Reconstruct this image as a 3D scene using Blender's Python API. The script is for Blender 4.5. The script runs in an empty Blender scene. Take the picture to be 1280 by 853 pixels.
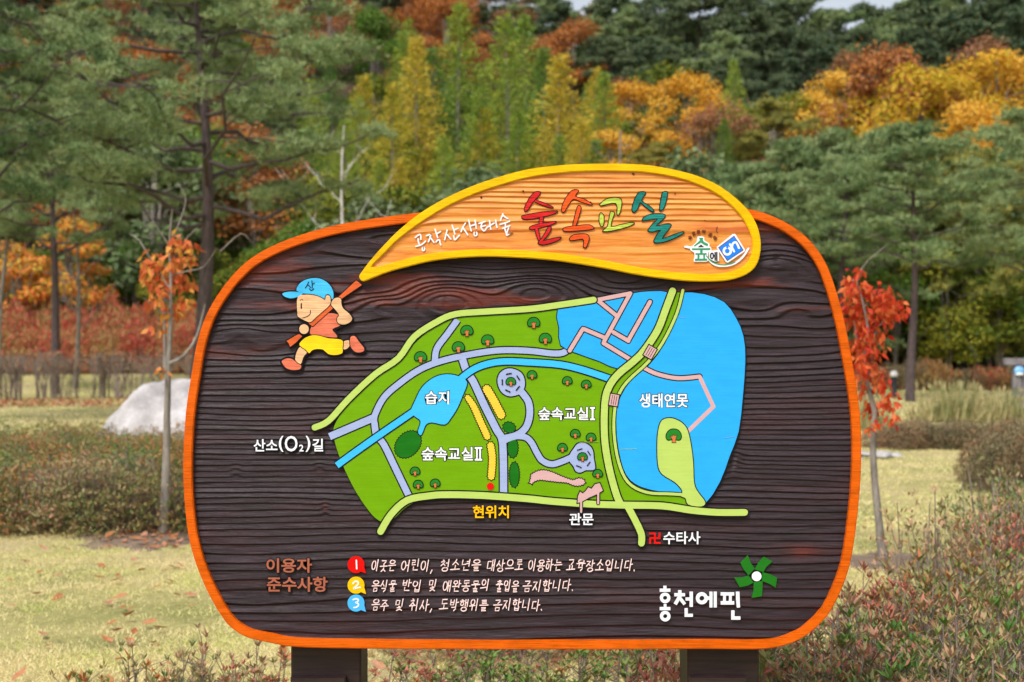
import bpy, math, random
import numpy as np
from mathutils import Vector
from mathutils.geometry import tessellate_polygon

# ------------------------------------------------------------------ camera, world, sun, exposure
sc = bpy.context.scene
COL = sc.collection
EYE = 1.6; FPX = 1280 * 50 / 36.0; DIST = 4.0; S = DIST / FPX
cam_d = bpy.data.cameras.new('camera'); cam = bpy.data.objects.new('camera', cam_d); COL.objects.link(cam)
cam_d.lens = 50; cam_d.sensor_width = 36; cam_d.clip_end = 5000; cam_d.clip_start = 0.1
cam.location = (0, 0, EYE); cam.rotation_euler = (math.radians(90), 0, 0)
cam_d.dof.use_dof = True; cam_d.dof.focus_distance = DIST; cam_d.dof.aperture_fstop = 4.5
sc.camera = cam
w = bpy.data.worlds.new("World"); sc.world = w; w.use_nodes = True
nt = w.node_tree; bg = nt.nodes['Background']
sky = nt.nodes.new('ShaderNodeTexSky'); sky.sky_type = 'NISHITA'; sky.sun_disc = False
SUN_EL, SUN_AZ = 52, 205        # azimuth clockwise from +Y (the view direction): behind the camera, to its left
sky.sun_elevation = math.radians(SUN_EL); sky.sun_rotation = math.radians(SUN_AZ)
sky.dust_density = 4; sky.air_density = 1.0; sky.ozone_density = 1.0
hs = nt.nodes.new('ShaderNodeHueSaturation'); hs.inputs['Saturation'].default_value = 0.42
nt.links.new(sky.outputs[0], hs.inputs['Color']); nt.links.new(hs.outputs[0], bg.inputs[0])
bg.inputs[1].default_value = 0.122
sun_d = bpy.data.lights.new('sun', 'SUN'); sun = bpy.data.objects.new('sun', sun_d); COL.objects.link(sun)
sun_d.energy = 1.5; sun_d.angle = math.radians(14); sun_d.color = (1.0, 0.97, 0.92)
a_, e_ = math.radians(SUN_AZ), math.radians(SUN_EL)
sun.rotation_euler = Vector((math.sin(a_) * math.cos(e_), math.cos(a_) * math.cos(e_), math.sin(e_))).to_track_quat('Z', 'Y').to_euler()
sc.view_settings.view_transform = 'Standard'; sc.view_settings.look = 'None'
sc.view_settings.exposure = 0.72; sc.view_settings.gamma = 1
sc.cycles.max_bounces = 6; sc.cycles.transparent_max_bounces = 4

rng = np.random.default_rng(7); random.seed(7)

# ------------------------------------------------------------------ materials
def srgb(r, g, b):
    f = lambda c: (c / 255 / 12.92) if c / 255 <= 0.04045 else ((c / 255 + 0.055) / 1.055) ** 2.4
    return (f(r), f(g), f(b), 1)
def newmat(name):
    m = bpy.data.materials.new(name); m.use_nodes = True
    return m, m.node_tree, m.node_tree.nodes['Principled BSDF']
def ramp(nt, cols):
    r = nt.nodes.new('ShaderNodeValToRGB'); e = r.color_ramp.elements
    while len(e) < len(cols): e.new(0.5)
    for i, c in enumerate(cols):
        e[i].position = c[0]; e[i].color = (*c[1][:3], 1)
    return r
def noise(nt, scale, detail=4, rough=.55, vec=None, stretch=None, coord='Object'):
    tc = nt.nodes.new('ShaderNodeTexCoord'); n = nt.nodes.new('ShaderNodeTexNoise')
    n.inputs['Scale'].default_value = scale; n.inputs['Detail'].default_value = detail; n.inputs['Roughness'].default_value = rough
    src = tc.outputs[coord]
    if stretch:
        mp = nt.nodes.new('ShaderNodeMapping'); mp.inputs['Scale'].default_value = stretch
        nt.links.new(src, mp.inputs['Vector']); src = mp.outputs[0]
    nt.links.new(src, n.inputs['Vector'])
    return n
def bump(nt, b, src, strength, dist):
    bp = nt.nodes.new('ShaderNodeBump'); bp.inputs['Strength'].default_value = strength; bp.inputs['Distance'].default_value = dist
    nt.links.new(src, bp.inputs['Height']); nt.links.new(bp.outputs[0], b.inputs['Normal']); return bp
_paint = {}
def paint(name, rgb, rough=.5, grain=.5, var=.10, spec=.12):
    """painted wood: faint horizontal fibres under the coat, slight wear"""
    if name in _paint: return _paint[name]
    m, nt, b = newmat(name); c = srgb(*rgb)
    n = noise(nt, 1, 5, .6, stretch=(9, 9, 260)); n2 = noise(nt, 14, 4, .6, stretch=(1, 1, 2.5))
    mix = nt.nodes.new('ShaderNodeMath'); mix.operation = 'ADD'
    nt.links.new(n.outputs[0], mix.inputs[0]); nt.links.new(n2.outputs[0], mix.inputs[1])
    r = ramp(nt, [(.35, tuple(x * (1 - var * 2) for x in c[:3])), (.5, tuple(x * (1 - var * .3) for x in c[:3])), (.65, tuple(min(1, x * (1 + var) + .004) for x in c[:3]))])
    mp = nt.nodes.new('ShaderNodeMath'); mp.operation = 'MULTIPLY'; mp.inputs[1].default_value = .5
    nt.links.new(mix.outputs[0], mp.inputs[0]); nt.links.new(mp.outputs[0], r.inputs[0]); nt.links.new(r.outputs[0], b.inputs['Base Color'])
    b.inputs['Roughness'].default_value = rough; b.inputs['Specular IOR Level'].default_value = spec
    bump(nt, b, n.outputs[0], grain, .0012)
    _paint[name] = m; return m
def leafmat(name, cols, rough=.6, trans=.25, clump=1.2, clumpamt=.5):
    """leaf colour varies leaf by leaf and branch by branch; some light passes through"""
    m, nt, b = newmat(name)
    g = nt.nodes.new('ShaderNodeNewGeometry'); n = noise(nt, clump, 3, .6); oi = nt.nodes.new('ShaderNodeObjectInfo')
    a = nt.nodes.new('ShaderNodeMath'); a.operation = 'MULTIPLY_ADD'; a.inputs[1].default_value = .5; a.inputs[2].default_value = -.15
    nt.links.new(g.outputs['Random Per Island'], a.inputs[0])
    k = nt.nodes.new('ShaderNodeMath'); k.operation = 'MULTIPLY_ADD'; k.inputs[1].default_value = clumpamt * 1.6
    nt.links.new(n.outputs[0], k.inputs[0]); nt.links.new(a.outputs[0], k.inputs[2])
    k2 = nt.nodes.new('ShaderNodeMath'); k2.operation = 'MULTIPLY_ADD'; k2.inputs[1].default_value = .24
    nt.links.new(oi.outputs['Random'], k2.inputs[0]); nt.links.new(k.outputs[0], k2.inputs[2])
    ncol = len(cols); r = ramp(nt, [(.12 + .76 * i / (ncol - 1), c) for i, c in enumerate(cols)])
    nt.links.new(k2.outputs[0], r.inputs[0]); nt.links.new(r.outputs[0], b.inputs['Base Color'])
    b.inputs['Roughness'].default_value = rough; b.inputs['Specular IOR Level'].default_value = .25
    t = nt.nodes.new('ShaderNodeBsdfTranslucent'); mx = nt.nodes.new('ShaderNodeMixShader'); mx.inputs[0].default_value = trans
    nt.links.new(r.outputs[0], t.inputs[0]); nt.links.new(b.outputs[0], mx.inputs[1]); nt.links.new(t.outputs[0], mx.inputs[2])
    nt.links.new(mx.outputs[0], nt.nodes['Material Output'].inputs[0])
    return m
def barkmat(name, c0, c1, scale=14):
    m, nt, b = newmat(name); n = noise(nt, scale, 6, .7, stretch=(1, 1, .3)); r = ramp(nt, [(.35, c0), (.65, c1)])
    nt.links.new(n.outputs[0], r.inputs[0]); nt.links.new(r.outputs[0], b.inputs['Base Color']); b.inputs['Roughness'].default_value = .85
    bump(nt, b, n.outputs[0], .8, .02); return m

# ------------------------------------------------------------------ mesh helpers
def mesh_np(name, V, polys, mats, midx=None, smooth=False):
    """V (n,3); polys: list of int arrays (m,k)"""
    me = bpy.data.meshes.new(name); V = np.asarray(V, dtype=np.float32)
    me.vertices.add(len(V)); me.vertices.foreach_set('co', V.ravel())
    loops = np.concatenate([p.ravel() for p in polys]).astype(np.int32)
    tot = np.concatenate([np.full(len(p), p.shape[1]) for p in polys]).astype(np.int32)
    st = np.concatenate([[0], np.cumsum(tot)[:-1]]).astype(np.int32)
    me.loops.add(len(loops)); me.loops.foreach_set('vertex_index', loops)
    me.polygons.add(len(tot)); me.polygons.foreach_set('loop_start', st)
    for m in mats: me.materials.append(m)
    if midx is not None: me.polygons.foreach_set('material_index', np.asarray(midx, dtype=np.int32))
    if smooth: me.polygons.foreach_set('use_smooth', np.ones(len(tot), dtype=bool))
    me.update(calc_edges=True); return me
def put(name, me, parent=None, loc=None):
    o = bpy.data.objects.new(name, me); COL.objects.link(o)
    if parent: o.parent = parent
    if loc is not None: o.location = loc
    return o
def tag(o, label=None, cat=None, group=None, kind=None):
    if label: o['label'] = label
    if cat: o['category'] = cat
    if group: o['group'] = group
    if kind: o['kind'] = kind
    return o
def empty(name, loc, rz=0, sc_=1):
    o = bpy.data.objects.new(name, None); COL.objects.link(o); o.location = loc; o.rotation_euler = (0, 0, rz)
    o.scale = (sc_,) * 3 if not hasattr(sc_, '__len__') else sc_
    o.empty_display_size = .2; return o

class Geo:
    """collects tubes and leaves as numpy chunks"""
    def __init__(s): s.V = []; s.P = []; s.n = 0
    def add(s, V, P): s.V.append(V); s.P.append(P + s.n); s.n += len(V)
    def tube(s, pts, rad, n=6):
        pts = np.asarray(pts, float); k = len(pts); T = np.gradient(pts, axis=0); T /= np.linalg.norm(T, axis=1)[:, None] + 1e-9
        up = np.array([0.13, 0.21, 1.0]) if abs(T[0][2]) < .8 else np.array([1.0, .1, 0])
        A = np.cross(T, up); A /= np.linalg.norm(A, axis=1)[:, None] + 1e-9; B = np.cross(T, A)
        th = np.arange(n) * 2 * math.pi / n; rad = np.broadcast_to(rad, k)
        V = pts[:, None] + rad[:, None, None] * (np.cos(th)[None, :, None] * A[:, None] + np.sin(th)[None, :, None] * B[:, None])
        i = np.arange(k - 1)[:, None] * n; j = np.arange(n)[None]; j2 = (j + 1) % n
        P = np.stack([i + j, i + j2, i + n + j2, i + n + j], -1).reshape(-1, 4)
        s.add(V.reshape(-1, 3), P)
    def leaves(s, C, D, N, L, W, fold=.0):
        """a pointed four-cornered leaf from C along D, width across N x D"""
        D = D / (np.linalg.norm(D, axis=1)[:, None] + 1e-9); X = np.cross(N, D); X /= np.linalg.norm(X, axis=1)[:, None] + 1e-9
        L = np.broadcast_to(L, len(C))[:, None]; W = np.broadcast_to(W, len(C))[:, None]
        NN = np.cross(D, X)
        V = np.stack([C, C + D * L * .45 + X * W * .5 + NN * fold * W, C + D * L, C + D * L * .45 - X * W * .5 + NN * fold * W], 1)
        P = np.arange(len(C) * 4).reshape(-1, 4); s.add(V.reshape(-1, 3), P)
    def needles(s, C, k, L, W, bias, r):
        """k thin blades fanning out of each centre"""
        n = len(C); D = r.normal(size=(n, k, 3)); D /= np.linalg.norm(D, axis=2)[:, :, None]; D += bias; D /= np.linalg.norm(D, axis=2)[:, :, None]
        X = np.cross(D, r.normal(size=(n, k, 3))); X /= np.linalg.norm(X, axis=2)[:, :, None]
        LL = L * r.uniform(.7, 1.2, (n, k, 1)); C3 = C[:, None] + D * LL * .05
        V = np.stack([C3 - X * W / 2, C3 + X * W / 2, C3 + D * LL], 2).reshape(-1, 3)
        P = np.arange(n * k * 3).reshape(-1, 3)
        s.add(V, P)
    def mesh(s, name, mat, smooth=False):
        return mesh_np(name, np.concatenate(s.V), s.P, [mat], smooth=smooth)

def vnoise(x, y, seed=0):
    xi = np.floor(x).astype(np.int64); yi = np.floor(y).astype(np.int64); fx = x - xi; fy = y - yi
    fx = fx * fx * (3 - 2 * fx); fy = fy * fy * (3 - 2 * fy)
    def h(a, b):
        v = np.sin(a * 127.1 + b * 311.7 + seed * 74.7) * 43758.5453; return v - np.floor(v)
    return (h(xi, yi) * (1 - fx) + h(xi + 1, yi) * fx) * (1 - fy) + (h(xi, yi + 1) * (1 - fx) + h(xi + 1, yi + 1) * fx) * fy

# ------------------------------------------------------------------ terrain and ground
def ground_z(x, y):
    x = np.asarray(x, float); y = np.asarray(y, float)
    z = .05 * (vnoise(x / 2.3, y / 2.3, 1) - .5) + .02 * (vnoise(x * 1.5, y * 1.5, 2) - .5)
    t = np.clip(y - 53, 0, 110); slope = .285 - .045 * np.clip((x - 14) / 25, 0, 1) + .05 * np.clip((x - 58) / 20, 0, 1) + .03 * np.clip(-x / 40, 0, 1)
    hill = t * slope * np.clip(t / 14, 0, 1) ** .5
    hill += np.clip(t / 20, 0, 1) * 1.6 * (vnoise(x / 11, y / 11, 5) - .5)
    hill += .055 * np.clip(y - 41, 0, 12) * np.clip((-x - 4) / 5, 0, 1)
    hill += .075 * t * np.clip((18 - x) / 30, 0, 1) * np.clip(t / 40, 0, 1)
    fall = np.clip((y - 175) / 200, 0, 1); hill *= 1 - .8 * fall
    return z * np.clip(1.5 - np.abs(y) / 400, 0, 1) + hill
def gz(x, y): return float(ground_z(np.array([x]), np.array([y]))[0])
xs = np.unique(np.concatenate([np.arange(-8, 8, .25), np.arange(-90, 90, 1.5), [-2500, -1200, -600, -300, -180, -130, 130, 180, 300, 600, 1200, 2500]]))
ys = np.unique(np.concatenate([np.arange(3, 15, .25), np.arange(-20, 180, 1.5), [-2500, -1000, -400, -150, -60, 200, 240, 300, 380, 500, 900, 1600, 2800]]))
GX, GY = np.meshgrid(xs, ys); GZ = ground_z(GX, GY)
nx, ny = len(xs), len(ys); ii = (np.arange(ny - 1)[:, None] * nx + np.arange(nx - 1)[None]).ravel()
gm, nt, b = newmat('lawn_soil')
geo = nt.nodes.new('ShaderNodeNewGeometry'); sep = nt.nodes.new('ShaderNodeSeparateXYZ'); nt.links.new(geo.outputs['Position'], sep.inputs[0])
n1 = noise(nt, .55, 6, .6); n2 = noise(nt, 22, 6, .75); n3 = noise(nt, .16, 3, .5)
r1 = ramp(nt, [(.35, srgb(136, 138, 74)), (.5, srgb(178, 170, 110)), (.65, srgb(190, 172, 130))])
r2 = ramp(nt, [(.3, (.55, .5, .45)), (.7, (1.15, 1.15, 1.1))])
mxa = nt.nodes.new('ShaderNodeMixRGB'); mxa.blend_type = 'MULTIPLY'; mxa.inputs[0].default_value = 1
nt.links.new(n1.outputs[0], r1.inputs[0]); nt.links.new(n2.outputs[0], r2.inputs[0]); nt.links.new(r1.outputs[0], mxa.inputs[1]); nt.links.new(r2.outputs[0], mxa.inputs[2])
# dark leaf litter under the forest from y = 50 m on
lit = ramp(nt, [(.35, srgb(38, 30, 20)), (.55, srgb(70, 50, 30)), (.7, srgb(52, 56, 26))]); nt.links.new(n2.outputs[0], lit.inputs[0])
mr = nt.nodes.new('ShaderNodeMapRange'); mr.inputs[1].default_value = 51.5; mr.inputs[2].default_value = 53.5
nt.links.new(sep.outputs[1], mr.inputs[0]); mxb = nt.nodes.new('ShaderNodeMixRGB')
nt.links.new(mr.outputs[0], mxb.inputs[0]); nt.links.new(mxa.outputs[0], mxb.inputs[1]); nt.links.new(lit.outputs[0], mxb.inputs[2])
nt.links.new(mxb.outputs[0], b.inputs['Base Color']); b.inputs['Roughness'].default_value = .95; bump(nt, b, n2.outputs[0], .7, .03)
g = put('ground', mesh_np('ground', np.stack([GX.ravel(), GY.ravel(), GZ.ravel()], 1), [np.stack([ii, ii + 1, ii + nx + 1, ii + nx], 1)], [gm], smooth=True)); tag(g, kind='structure')

def px_at(px, d): return (px - 640) / FPX * d
def top_z(py, d): return EYE + (426.5 - py) * d / FPX

# ------------------------------------------------------------------ leaf and bark materials
M = {}
M['bark_pine'] = barkmat('pine_bark', srgb(52, 44, 46)[:3], srgb(92, 76, 74)[:3])
M['bark_red'] = barkmat('pine_limb_bark', srgb(70, 44, 36)[:3], srgb(112, 72, 58)[:3])
M['bark_grey'] = barkmat('grey_bark', srgb(96, 88, 80)[:3], srgb(150, 142, 132)[:3])
M['bark_pale'] = barkmat('pale_bark', srgb(150, 144, 140)[:3], srgb(196, 190, 186)[:3])
M['bark_white'] = barkmat('bleached_bark', srgb(176, 170, 166)[:3], srgb(222, 216, 212)[:3])
M['twig'] = barkmat('twig', srgb(96, 80, 70)[:3], srgb(160, 146, 134)[:3], 30)
def L(name, *c, **k): M[name] = leafmat(name, [srgb(*x)[:3] for x in c], **k)
L('needle_blue', (34, 56, 38), (62, 90, 54), (100, 128, 78), (146, 160, 108), clumpamt=.7, trans=.18)
L('needle_dark', (24, 40, 34), (44, 66, 50), (76, 98, 70), (108, 120, 84), clumpamt=.7, trans=.18)
L('needle_olive', (46, 60, 32), (84, 100, 50), (126, 138, 72), (166, 152, 72), clumpamt=.7, trans=.18)
L('larch_green', (42, 80, 28), (82, 122, 42), (122, 152, 54), (164, 174, 66), clumpamt=.65)
L('larch_deep', (36, 70, 30), (66, 104, 40), (106, 140, 54), clumpamt=.65)
L('larch_yellow', (84, 108, 34), (132, 142, 42), (182, 168, 50), (206, 180, 68), clumpamt=.65)
L('oak_gold', (138, 104, 30), (196, 142, 36), (226, 168, 46), (226, 190, 84), clumpamt=.6)
L('oak_lemon', (106, 112, 32), (158, 152, 38), (208, 176, 48), (208, 150, 44), clumpamt=.6)
L('oak_orange', (112, 72, 40), (160, 96, 48), (188, 122, 54), (150, 104, 76))
L('oak_brown', (92, 66, 48), (132, 92, 62), (160, 118, 72), (150, 96, 80))
L('oak_green', (46, 72, 22), (78, 100, 30), (116, 128, 38), (158, 150, 48))
L('leaf_fresh', (48, 82, 24), (76, 112, 36), (112, 138, 50))
L('leaf_pale', (66, 86, 52), (98, 116, 74), (130, 142, 98))
L('maple_red', (150, 70, 34), (204, 96, 42), (222, 132, 60), (190, 160, 60), clumpamt=.7)
L('undergrowth', (40, 44, 26), (66, 68, 36), (92, 96, 42), (112, 92, 44))
L('sapling_orange', (150, 62, 40), (200, 88, 54), (220, 128, 74), (232, 176, 84), trans=.4, clump=7, clumpamt=.4)
L('sapling_red', (124, 26, 20), (180, 42, 28), (208, 74, 38), (222, 122, 66), trans=.4, clump=6, clumpamt=.45)
L('shrub_red', (96, 62, 48), (172, 56, 60), (208, 86, 78), (170, 144, 88), clump=1.0, clumpamt=.75)
L('azalea_a', (56, 84, 36), (98, 118, 60), (146, 138, 84), (186, 112, 66), clump=5)
L('azalea_b', (70, 102, 50), (112, 136, 78), (160, 146, 102), (190, 142, 116), clump=4)
L('azalea_red', (110, 84, 60), (164, 88, 74), (190, 120, 100), (128, 136, 82), clump=4)
L('azalea_green', (44, 84, 32), (74, 118, 48), (118, 148, 72), (160, 130, 88), clump=4)
L('hedge_olive', (78, 84, 56), (112, 112, 78), (142, 128, 96), (156, 116, 86), clump=2.5)
L('grass', (116, 158, 56), (172, 200, 92), (220, 224, 136), (236, 220, 168), clump=1.7, clumpamt=.8, trans=.3)
L('reed', (84, 108, 62), (126, 134, 86), (170, 162, 112), (190, 174, 132), clump=3)
L('fallen', (86, 46, 30), (132, 78, 50), (176, 112, 66), (170, 140, 124), clump=9, trans=.1)

# ------------------------------------------------------------------ tree templates (trunk mesh, crown mesh, height)
def limb_pts(p0, az, L_, up0, up1, n=7, wob=.06, r=None):
    t = np.linspace(0, 1, n); d = np.array([math.cos(az), math.sin(az), 0])
    z = L_ * (up0 * t + (up1 - up0) * t * t)
    P = p0 + d[None] * (L_ * t)[:, None]; P[:, 2] += z
    P[1:] += np.cumsum(r.normal(size=(n - 1, 3)) * L_ * wob * .4, axis=0)
    return P
def pine_template(seed, h=10, spread=3.2, start=.35, nl=24, pads=5, tufts=34, k=8, nl_len=.2, nw=.022, mat='needle_blue', lean=0., tw=.16, trunkmat='bark_pine', padr=.55):
    r = np.random.default_rng(seed); T = Geo(); Cg = Geo()
    tt = np.linspace(0, 1, 12); tp = np.stack([lean * np.sin(tt * 2.6) + .12 * np.sin(tt * 7 + seed), .15 * np.cos(tt * 5 + seed) - .15 * math.cos(seed), tt * h], 1)
    T.tube(tp, tw * (1 - tt * .85), 9)
    for i in range(nl):
        f = start + (1 - start) * (i + .5) / nl; p0 = np.array([np.interp(f, tt, tp[:, j]) for j in range(3)])
        prof = math.sin(math.pi * min(1, (f - start) / (1 - start) * .62 + .34)) ** .8
        Ln = spread * prof * r.uniform(.65, 1.1); az = i * 2.4 + r.uniform(-.5, .5)
        P = limb_pts(p0, az, Ln, r.uniform(-.05, .25), r.uniform(.1, .45), r=r, wob=.12)
        T.tube(P, tw * .38 * (1 - f * .5) * np.linspace(1, .25, len(P)), 5)
        for q in range(pads):
            u = r.uniform(.4, 1.05); c = np.array([np.interp(u, np.linspace(0, 1, len(P)), P[:, j]) for j in range(3)])
            side = r.normal(size=3) * np.array([.55, .55, .1]) * Ln * .32; c2 = c + side; c2[2] += .12 * padr
            T.tube(np.stack([c, (c + c2) / 2 + [0, 0, .03], c2]), [.022, .016, .008], 4)
            R = padr * r.uniform(.6, 1.15); tc = r.normal(size=(int(tufts * 1.5), 3)) * np.array([R * .42, R * .42, R * .13]) + c2
            Cg.needles(tc, k, nl_len, nw, np.array([0, 0, .55]), r)
    return T.mesh('pine_trunk', M[trunkmat], True), Cg.mesh('pine_crown', M[mat]), h
def cone_template(seed, h=12, spread=2.6, nb=90, mat='larch_green', start=.12, leaf=.22):
    r = np.random.default_rng(seed); T = Geo(); Cg = Geo()
    tt = np.linspace(0, 1, 8); tp = np.stack([.1 * np.sin(tt * 4 + seed), tt * 0, tt * h], 1); T.tube(tp, .15 * (1 - .92 * tt), 7)
    for i in range(nb):
        f = start + (1 - start) * (i / nb) ** 1.05; Ln = spread * (1 - (f - start) / (1 - start)) ** 1.0 * r.uniform(.65, 1.1) + .12
        az = i * 2.4 + r.uniform(-.3, .3); p0 = np.array([0, 0, f * h])
        P = limb_pts(p0, az, Ln, r.uniform(-.15, .1), r.uniform(.05, .5), r=r, n=5)
        T.tube(P, .03 * (1 - f * .6) * np.linspace(1, .2, 5), 4)
        m = int(34 + 90 * Ln / spread); u = r.uniform(.15, 1.05, m)
        c = np.stack([np.interp(u, np.linspace(0, 1, 5), P[:, j]) for j in range(3)], 1); c += r.normal(size=(m, 3)) * np.array([.2, .2, .2]) * (.5 + Ln * .3)
        out = np.array([math.cos(az), math.sin(az), 0.15]); D = out + r.normal(size=(m, 3)) * .55; D[:, 2] += .25
        Cg.leaves(c, D, r.normal(size=(m, 3)), leaf * r.uniform(.6, 1.3, m), leaf * .3)
    return T.mesh('larch_trunk', M['bark_grey'], True), Cg.mesh('larch_crown', M[mat]), h
def broad_template(seed, h=8, spread=2.8, blobs=16, per=300, mat='oak_gold', leaf=.17, start=.28, trunk='bark_grey', squash=.75, hollow=.6):
    r = np.random.default_rng(seed); T = Geo(); Cg = Geo()
    fork = h * start * 1.1; T.tube(np.stack([[0, 0, 0], [.08, .03, fork * .5], [0.02, 0, fork], [.1, 0, h * .7]]), [.14, .12, .1, .03], 7)
    for i in range(blobs):
        f = r.uniform(0, 1); z = h * (start + (1 - start) * (.12 + .8 * f)); rr = spread * math.sqrt(max(.05, 1 - (2 * f - .85) ** 2)) * r.uniform(.35, .85)
        az = i * 2.4 + r.uniform(-.4, .4); c = np.array([math.cos(az) * rr, math.sin(az) * rr, z]); R = r.uniform(.5, .95) * spread * .4
        P = np.stack([[.02, 0, fork * r.uniform(.75, 1.5)], c * [.45, .45, 1] * .5 + np.array([0, 0, z * .42]), c]); T.tube(P, [.05, .035, .012], 5)
        m = int(per * r.uniform(.6, 1.3)); d = r.normal(size=(m, 3)); d /= np.linalg.norm(d, axis=1)[:, None]
        rad = R * (hollow + (1 - hollow) * r.uniform(0, 1, (m, 1))) * r.uniform(.75, 1.25, (m, 1)) * (.8 + .4 * vnoise(d[:, :1] * 3 + i, d[:, 1:2] * 3 + d[:, 2:] * 2, seed))
        Cg.leaves(c + d * rad * [1, 1, squash], r.normal(size=(m, 3)) * [1, 1, .8] - [0, 0, .35], d + r.normal(size=(m, 3)) * .6 + [0, 0, .5], leaf * r.uniform(.7, 1.3, m), leaf * .7)
        for _ in range(4):
            e = c + r.normal(size=3) * R * .6; T.tube(np.stack([c * .8 + P[1] * .2, e]), [.014, .006], 3)
    return T.mesh('broadleaf_trunk', M[trunk], True), Cg.mesh('broadleaf_crown', M[mat]), h
def bare_template(seed, h=5, mat='bark_pale', n=16, r0=.07, spread=.32, tw=3):
    r = np.random.default_rng(seed); T = Geo(); tt = np.linspace(0, 1, 9); tp = np.stack([.05 * h * np.sin(tt * 3 + seed) * tt, .02 * h * np.cos(tt * 4), tt * h], 1); T.tube(tp, r0 * (1 - .85 * tt), 7)
    for i in range(n):
        f = .3 + .66 * i / n; p0 = np.array([np.interp(f, tt, tp[:, j]) for j in range(3)]); Ln = h * spread * (1.15 - f) * r.uniform(.6, 1.1)
        P = limb_pts(p0, i * 2.4 + r.uniform(-.6, .6), Ln, .6, 1.2, r=r, wob=.13); T.tube(P, r0 * .4 * (1.1 - f) * np.linspace(1, .25, 7), 5)
        for q in range(tw):
            k = r.integers(2, 6); P2 = limb_pts(P[k], r.uniform(0, 6.28), Ln * .4, .4, .9, r=r, n=4, wob=.15); T.tube(P2, r0 * .12 * np.linspace(1, .4, 4), 3)
    return T.mesh('bare_trunk', M[mat], True), None, h

TP = {}
def tpl(key):
    if key in TP: return TP[key]
    k, i = key
    f = {'bushy': lambda: pine_template(36 + i, 9, 3.2, .1, nl=34, pads=6, tufts=20, k=7, nl_len=.26, nw=.05, mat='needle_olive' if i == 1 else 'needle_blue', padr=.7),
         'pine': lambda: pine_template(30 + i, 9, 3.0, .3, nl=26, pads=6, tufts=20, k=7, nl_len=.24, nw=.046, mat='needle_blue' if i != 1 else 'needle_olive'),
         'far_pine': lambda: pine_template(40 + i, 11, 3.3, .22, nl=28, pads=5, tufts=13, k=6, nl_len=.38, nw=.095, mat='needle_dark' if i != 2 else 'needle_blue', padr=.7),
         'larch': lambda: cone_template(50 + i, 12, 3.1, 100, 'larch_green' if i != 1 else 'larch_deep'),
         'yellow_larch': lambda: cone_template(60 + i, 11, 2.9, 100, 'larch_yellow'),
         'gold': lambda: broad_template(70 + i, 8, 3.0, 22, 420, ['oak_gold', 'oak_lemon', 'oak_gold'][i % 3], leaf=.16),
         'orange': lambda: broad_template(80 + i, 7, 2.6, 18, 380, 'oak_orange', leaf=.16),
         'brown': lambda: broad_template(90 + i, 8, 2.9, 16, 260, 'oak_brown', leaf=.15),
         'green': lambda: broad_template(100 + i, 7, 2.6, 20, 360, ['oak_green', 'leaf_fresh', 'oak_green'][i % 3], leaf=.15, start=.12),
         'pale': lambda: broad_template(110 + i, 5, 2.2, 14, 200, 'leaf_pale', leaf=.17, start=.12),
         'maple': lambda: broad_template(120 + i, 4.5, 2.2, 18, 220, 'maple_red', leaf=.14, start=.3, squash=.4),
         'bare': lambda: bare_template(130 + i, 5.5)}[k]
    TP[key] = f(); return TP[key]
NAMES = {'bushy': ('pine_tree', 'trunk', 'crown', 'tree'), 'pine': ('pine_tree', 'trunk', 'crown', 'tree'), 'far_pine': ('pine_tree', 'trunk', 'crown', 'tree'), 'larch': ('larch_tree', 'trunk', 'crown', 'tree'), 'yellow_larch': ('larch_tree', 'trunk', 'crown', 'tree'),
         'gold': ('oak_tree', 'trunk', 'crown', 'tree'), 'orange': ('oak_tree', 'trunk', 'crown', 'tree'), 'brown': ('oak_tree', 'trunk', 'crown', 'tree'), 'green': ('broadleaf_tree', 'trunk', 'crown', 'tree'),
         'pale': ('broadleaf_tree', 'trunk', 'crown', 'tree'), 'maple': ('maple_tree', 'trunk', 'crown', 'tree'), 'bare': ('bare_tree', 'trunk', 'crown', 'tree')}
def tree(kind, px, d, top, label, group=None, var=None, wide=1.0, rz=None, templ=None):
    var = random.randrange(3) if var is None else var; t, c, h = templ or tpl((kind, var))
    if px < -260 or px > 1540: return None
    x = px_at(px, d); z = gz(x, d) - .1; s = max(.35, (top_z(top, d) - z) / h); nm = NAMES[kind]
    e = empty(nm[0], (x, d, z), random.uniform(0, 6.28) if rz is None else rz, (s * wide, s * wide, s)); tag(e, label, nm[3], group)
    put(nm[1], t, e)
    if c: put(nm[2], c, e)
    return e

# ------------------------------------------------------------------ SIGNBOARD
def P(px, py, t=0.): return ((px - 640) * S, DIST - t, EYE + (426.5 - py) * S)
def smooth(pts, n=5, closed=True):
    pts = np.asarray(pts, float); k = len(pts); out = []
    rngk = range(k) if closed else range(k - 1)
    for i in rngk:
        if closed: a, b_, c, d = pts[i - 1], pts[i], pts[(i + 1) % k], pts[(i + 2) % k]
        else: a, b_, c, d = pts[max(i - 1, 0)], pts[i], pts[i + 1], pts[min(i + 2, k - 1)]
        for j in range(n):
            t = j / n; out.append(.5 * (2 * b_ + (c - a) * t + (2 * a - 5 * b_ + 4 * c - d) * t * t + (3 * b_ - a - 3 * c + d) * t ** 3))
    if not closed: out.append(pts[-1])
    return np.array(out)
def area(p): p = np.asarray(p); x, y = p[:, 0], p[:, 1]; return .5 * float(np.sum(x * np.roll(y, -1) - np.roll(x, -1) * y))
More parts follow.
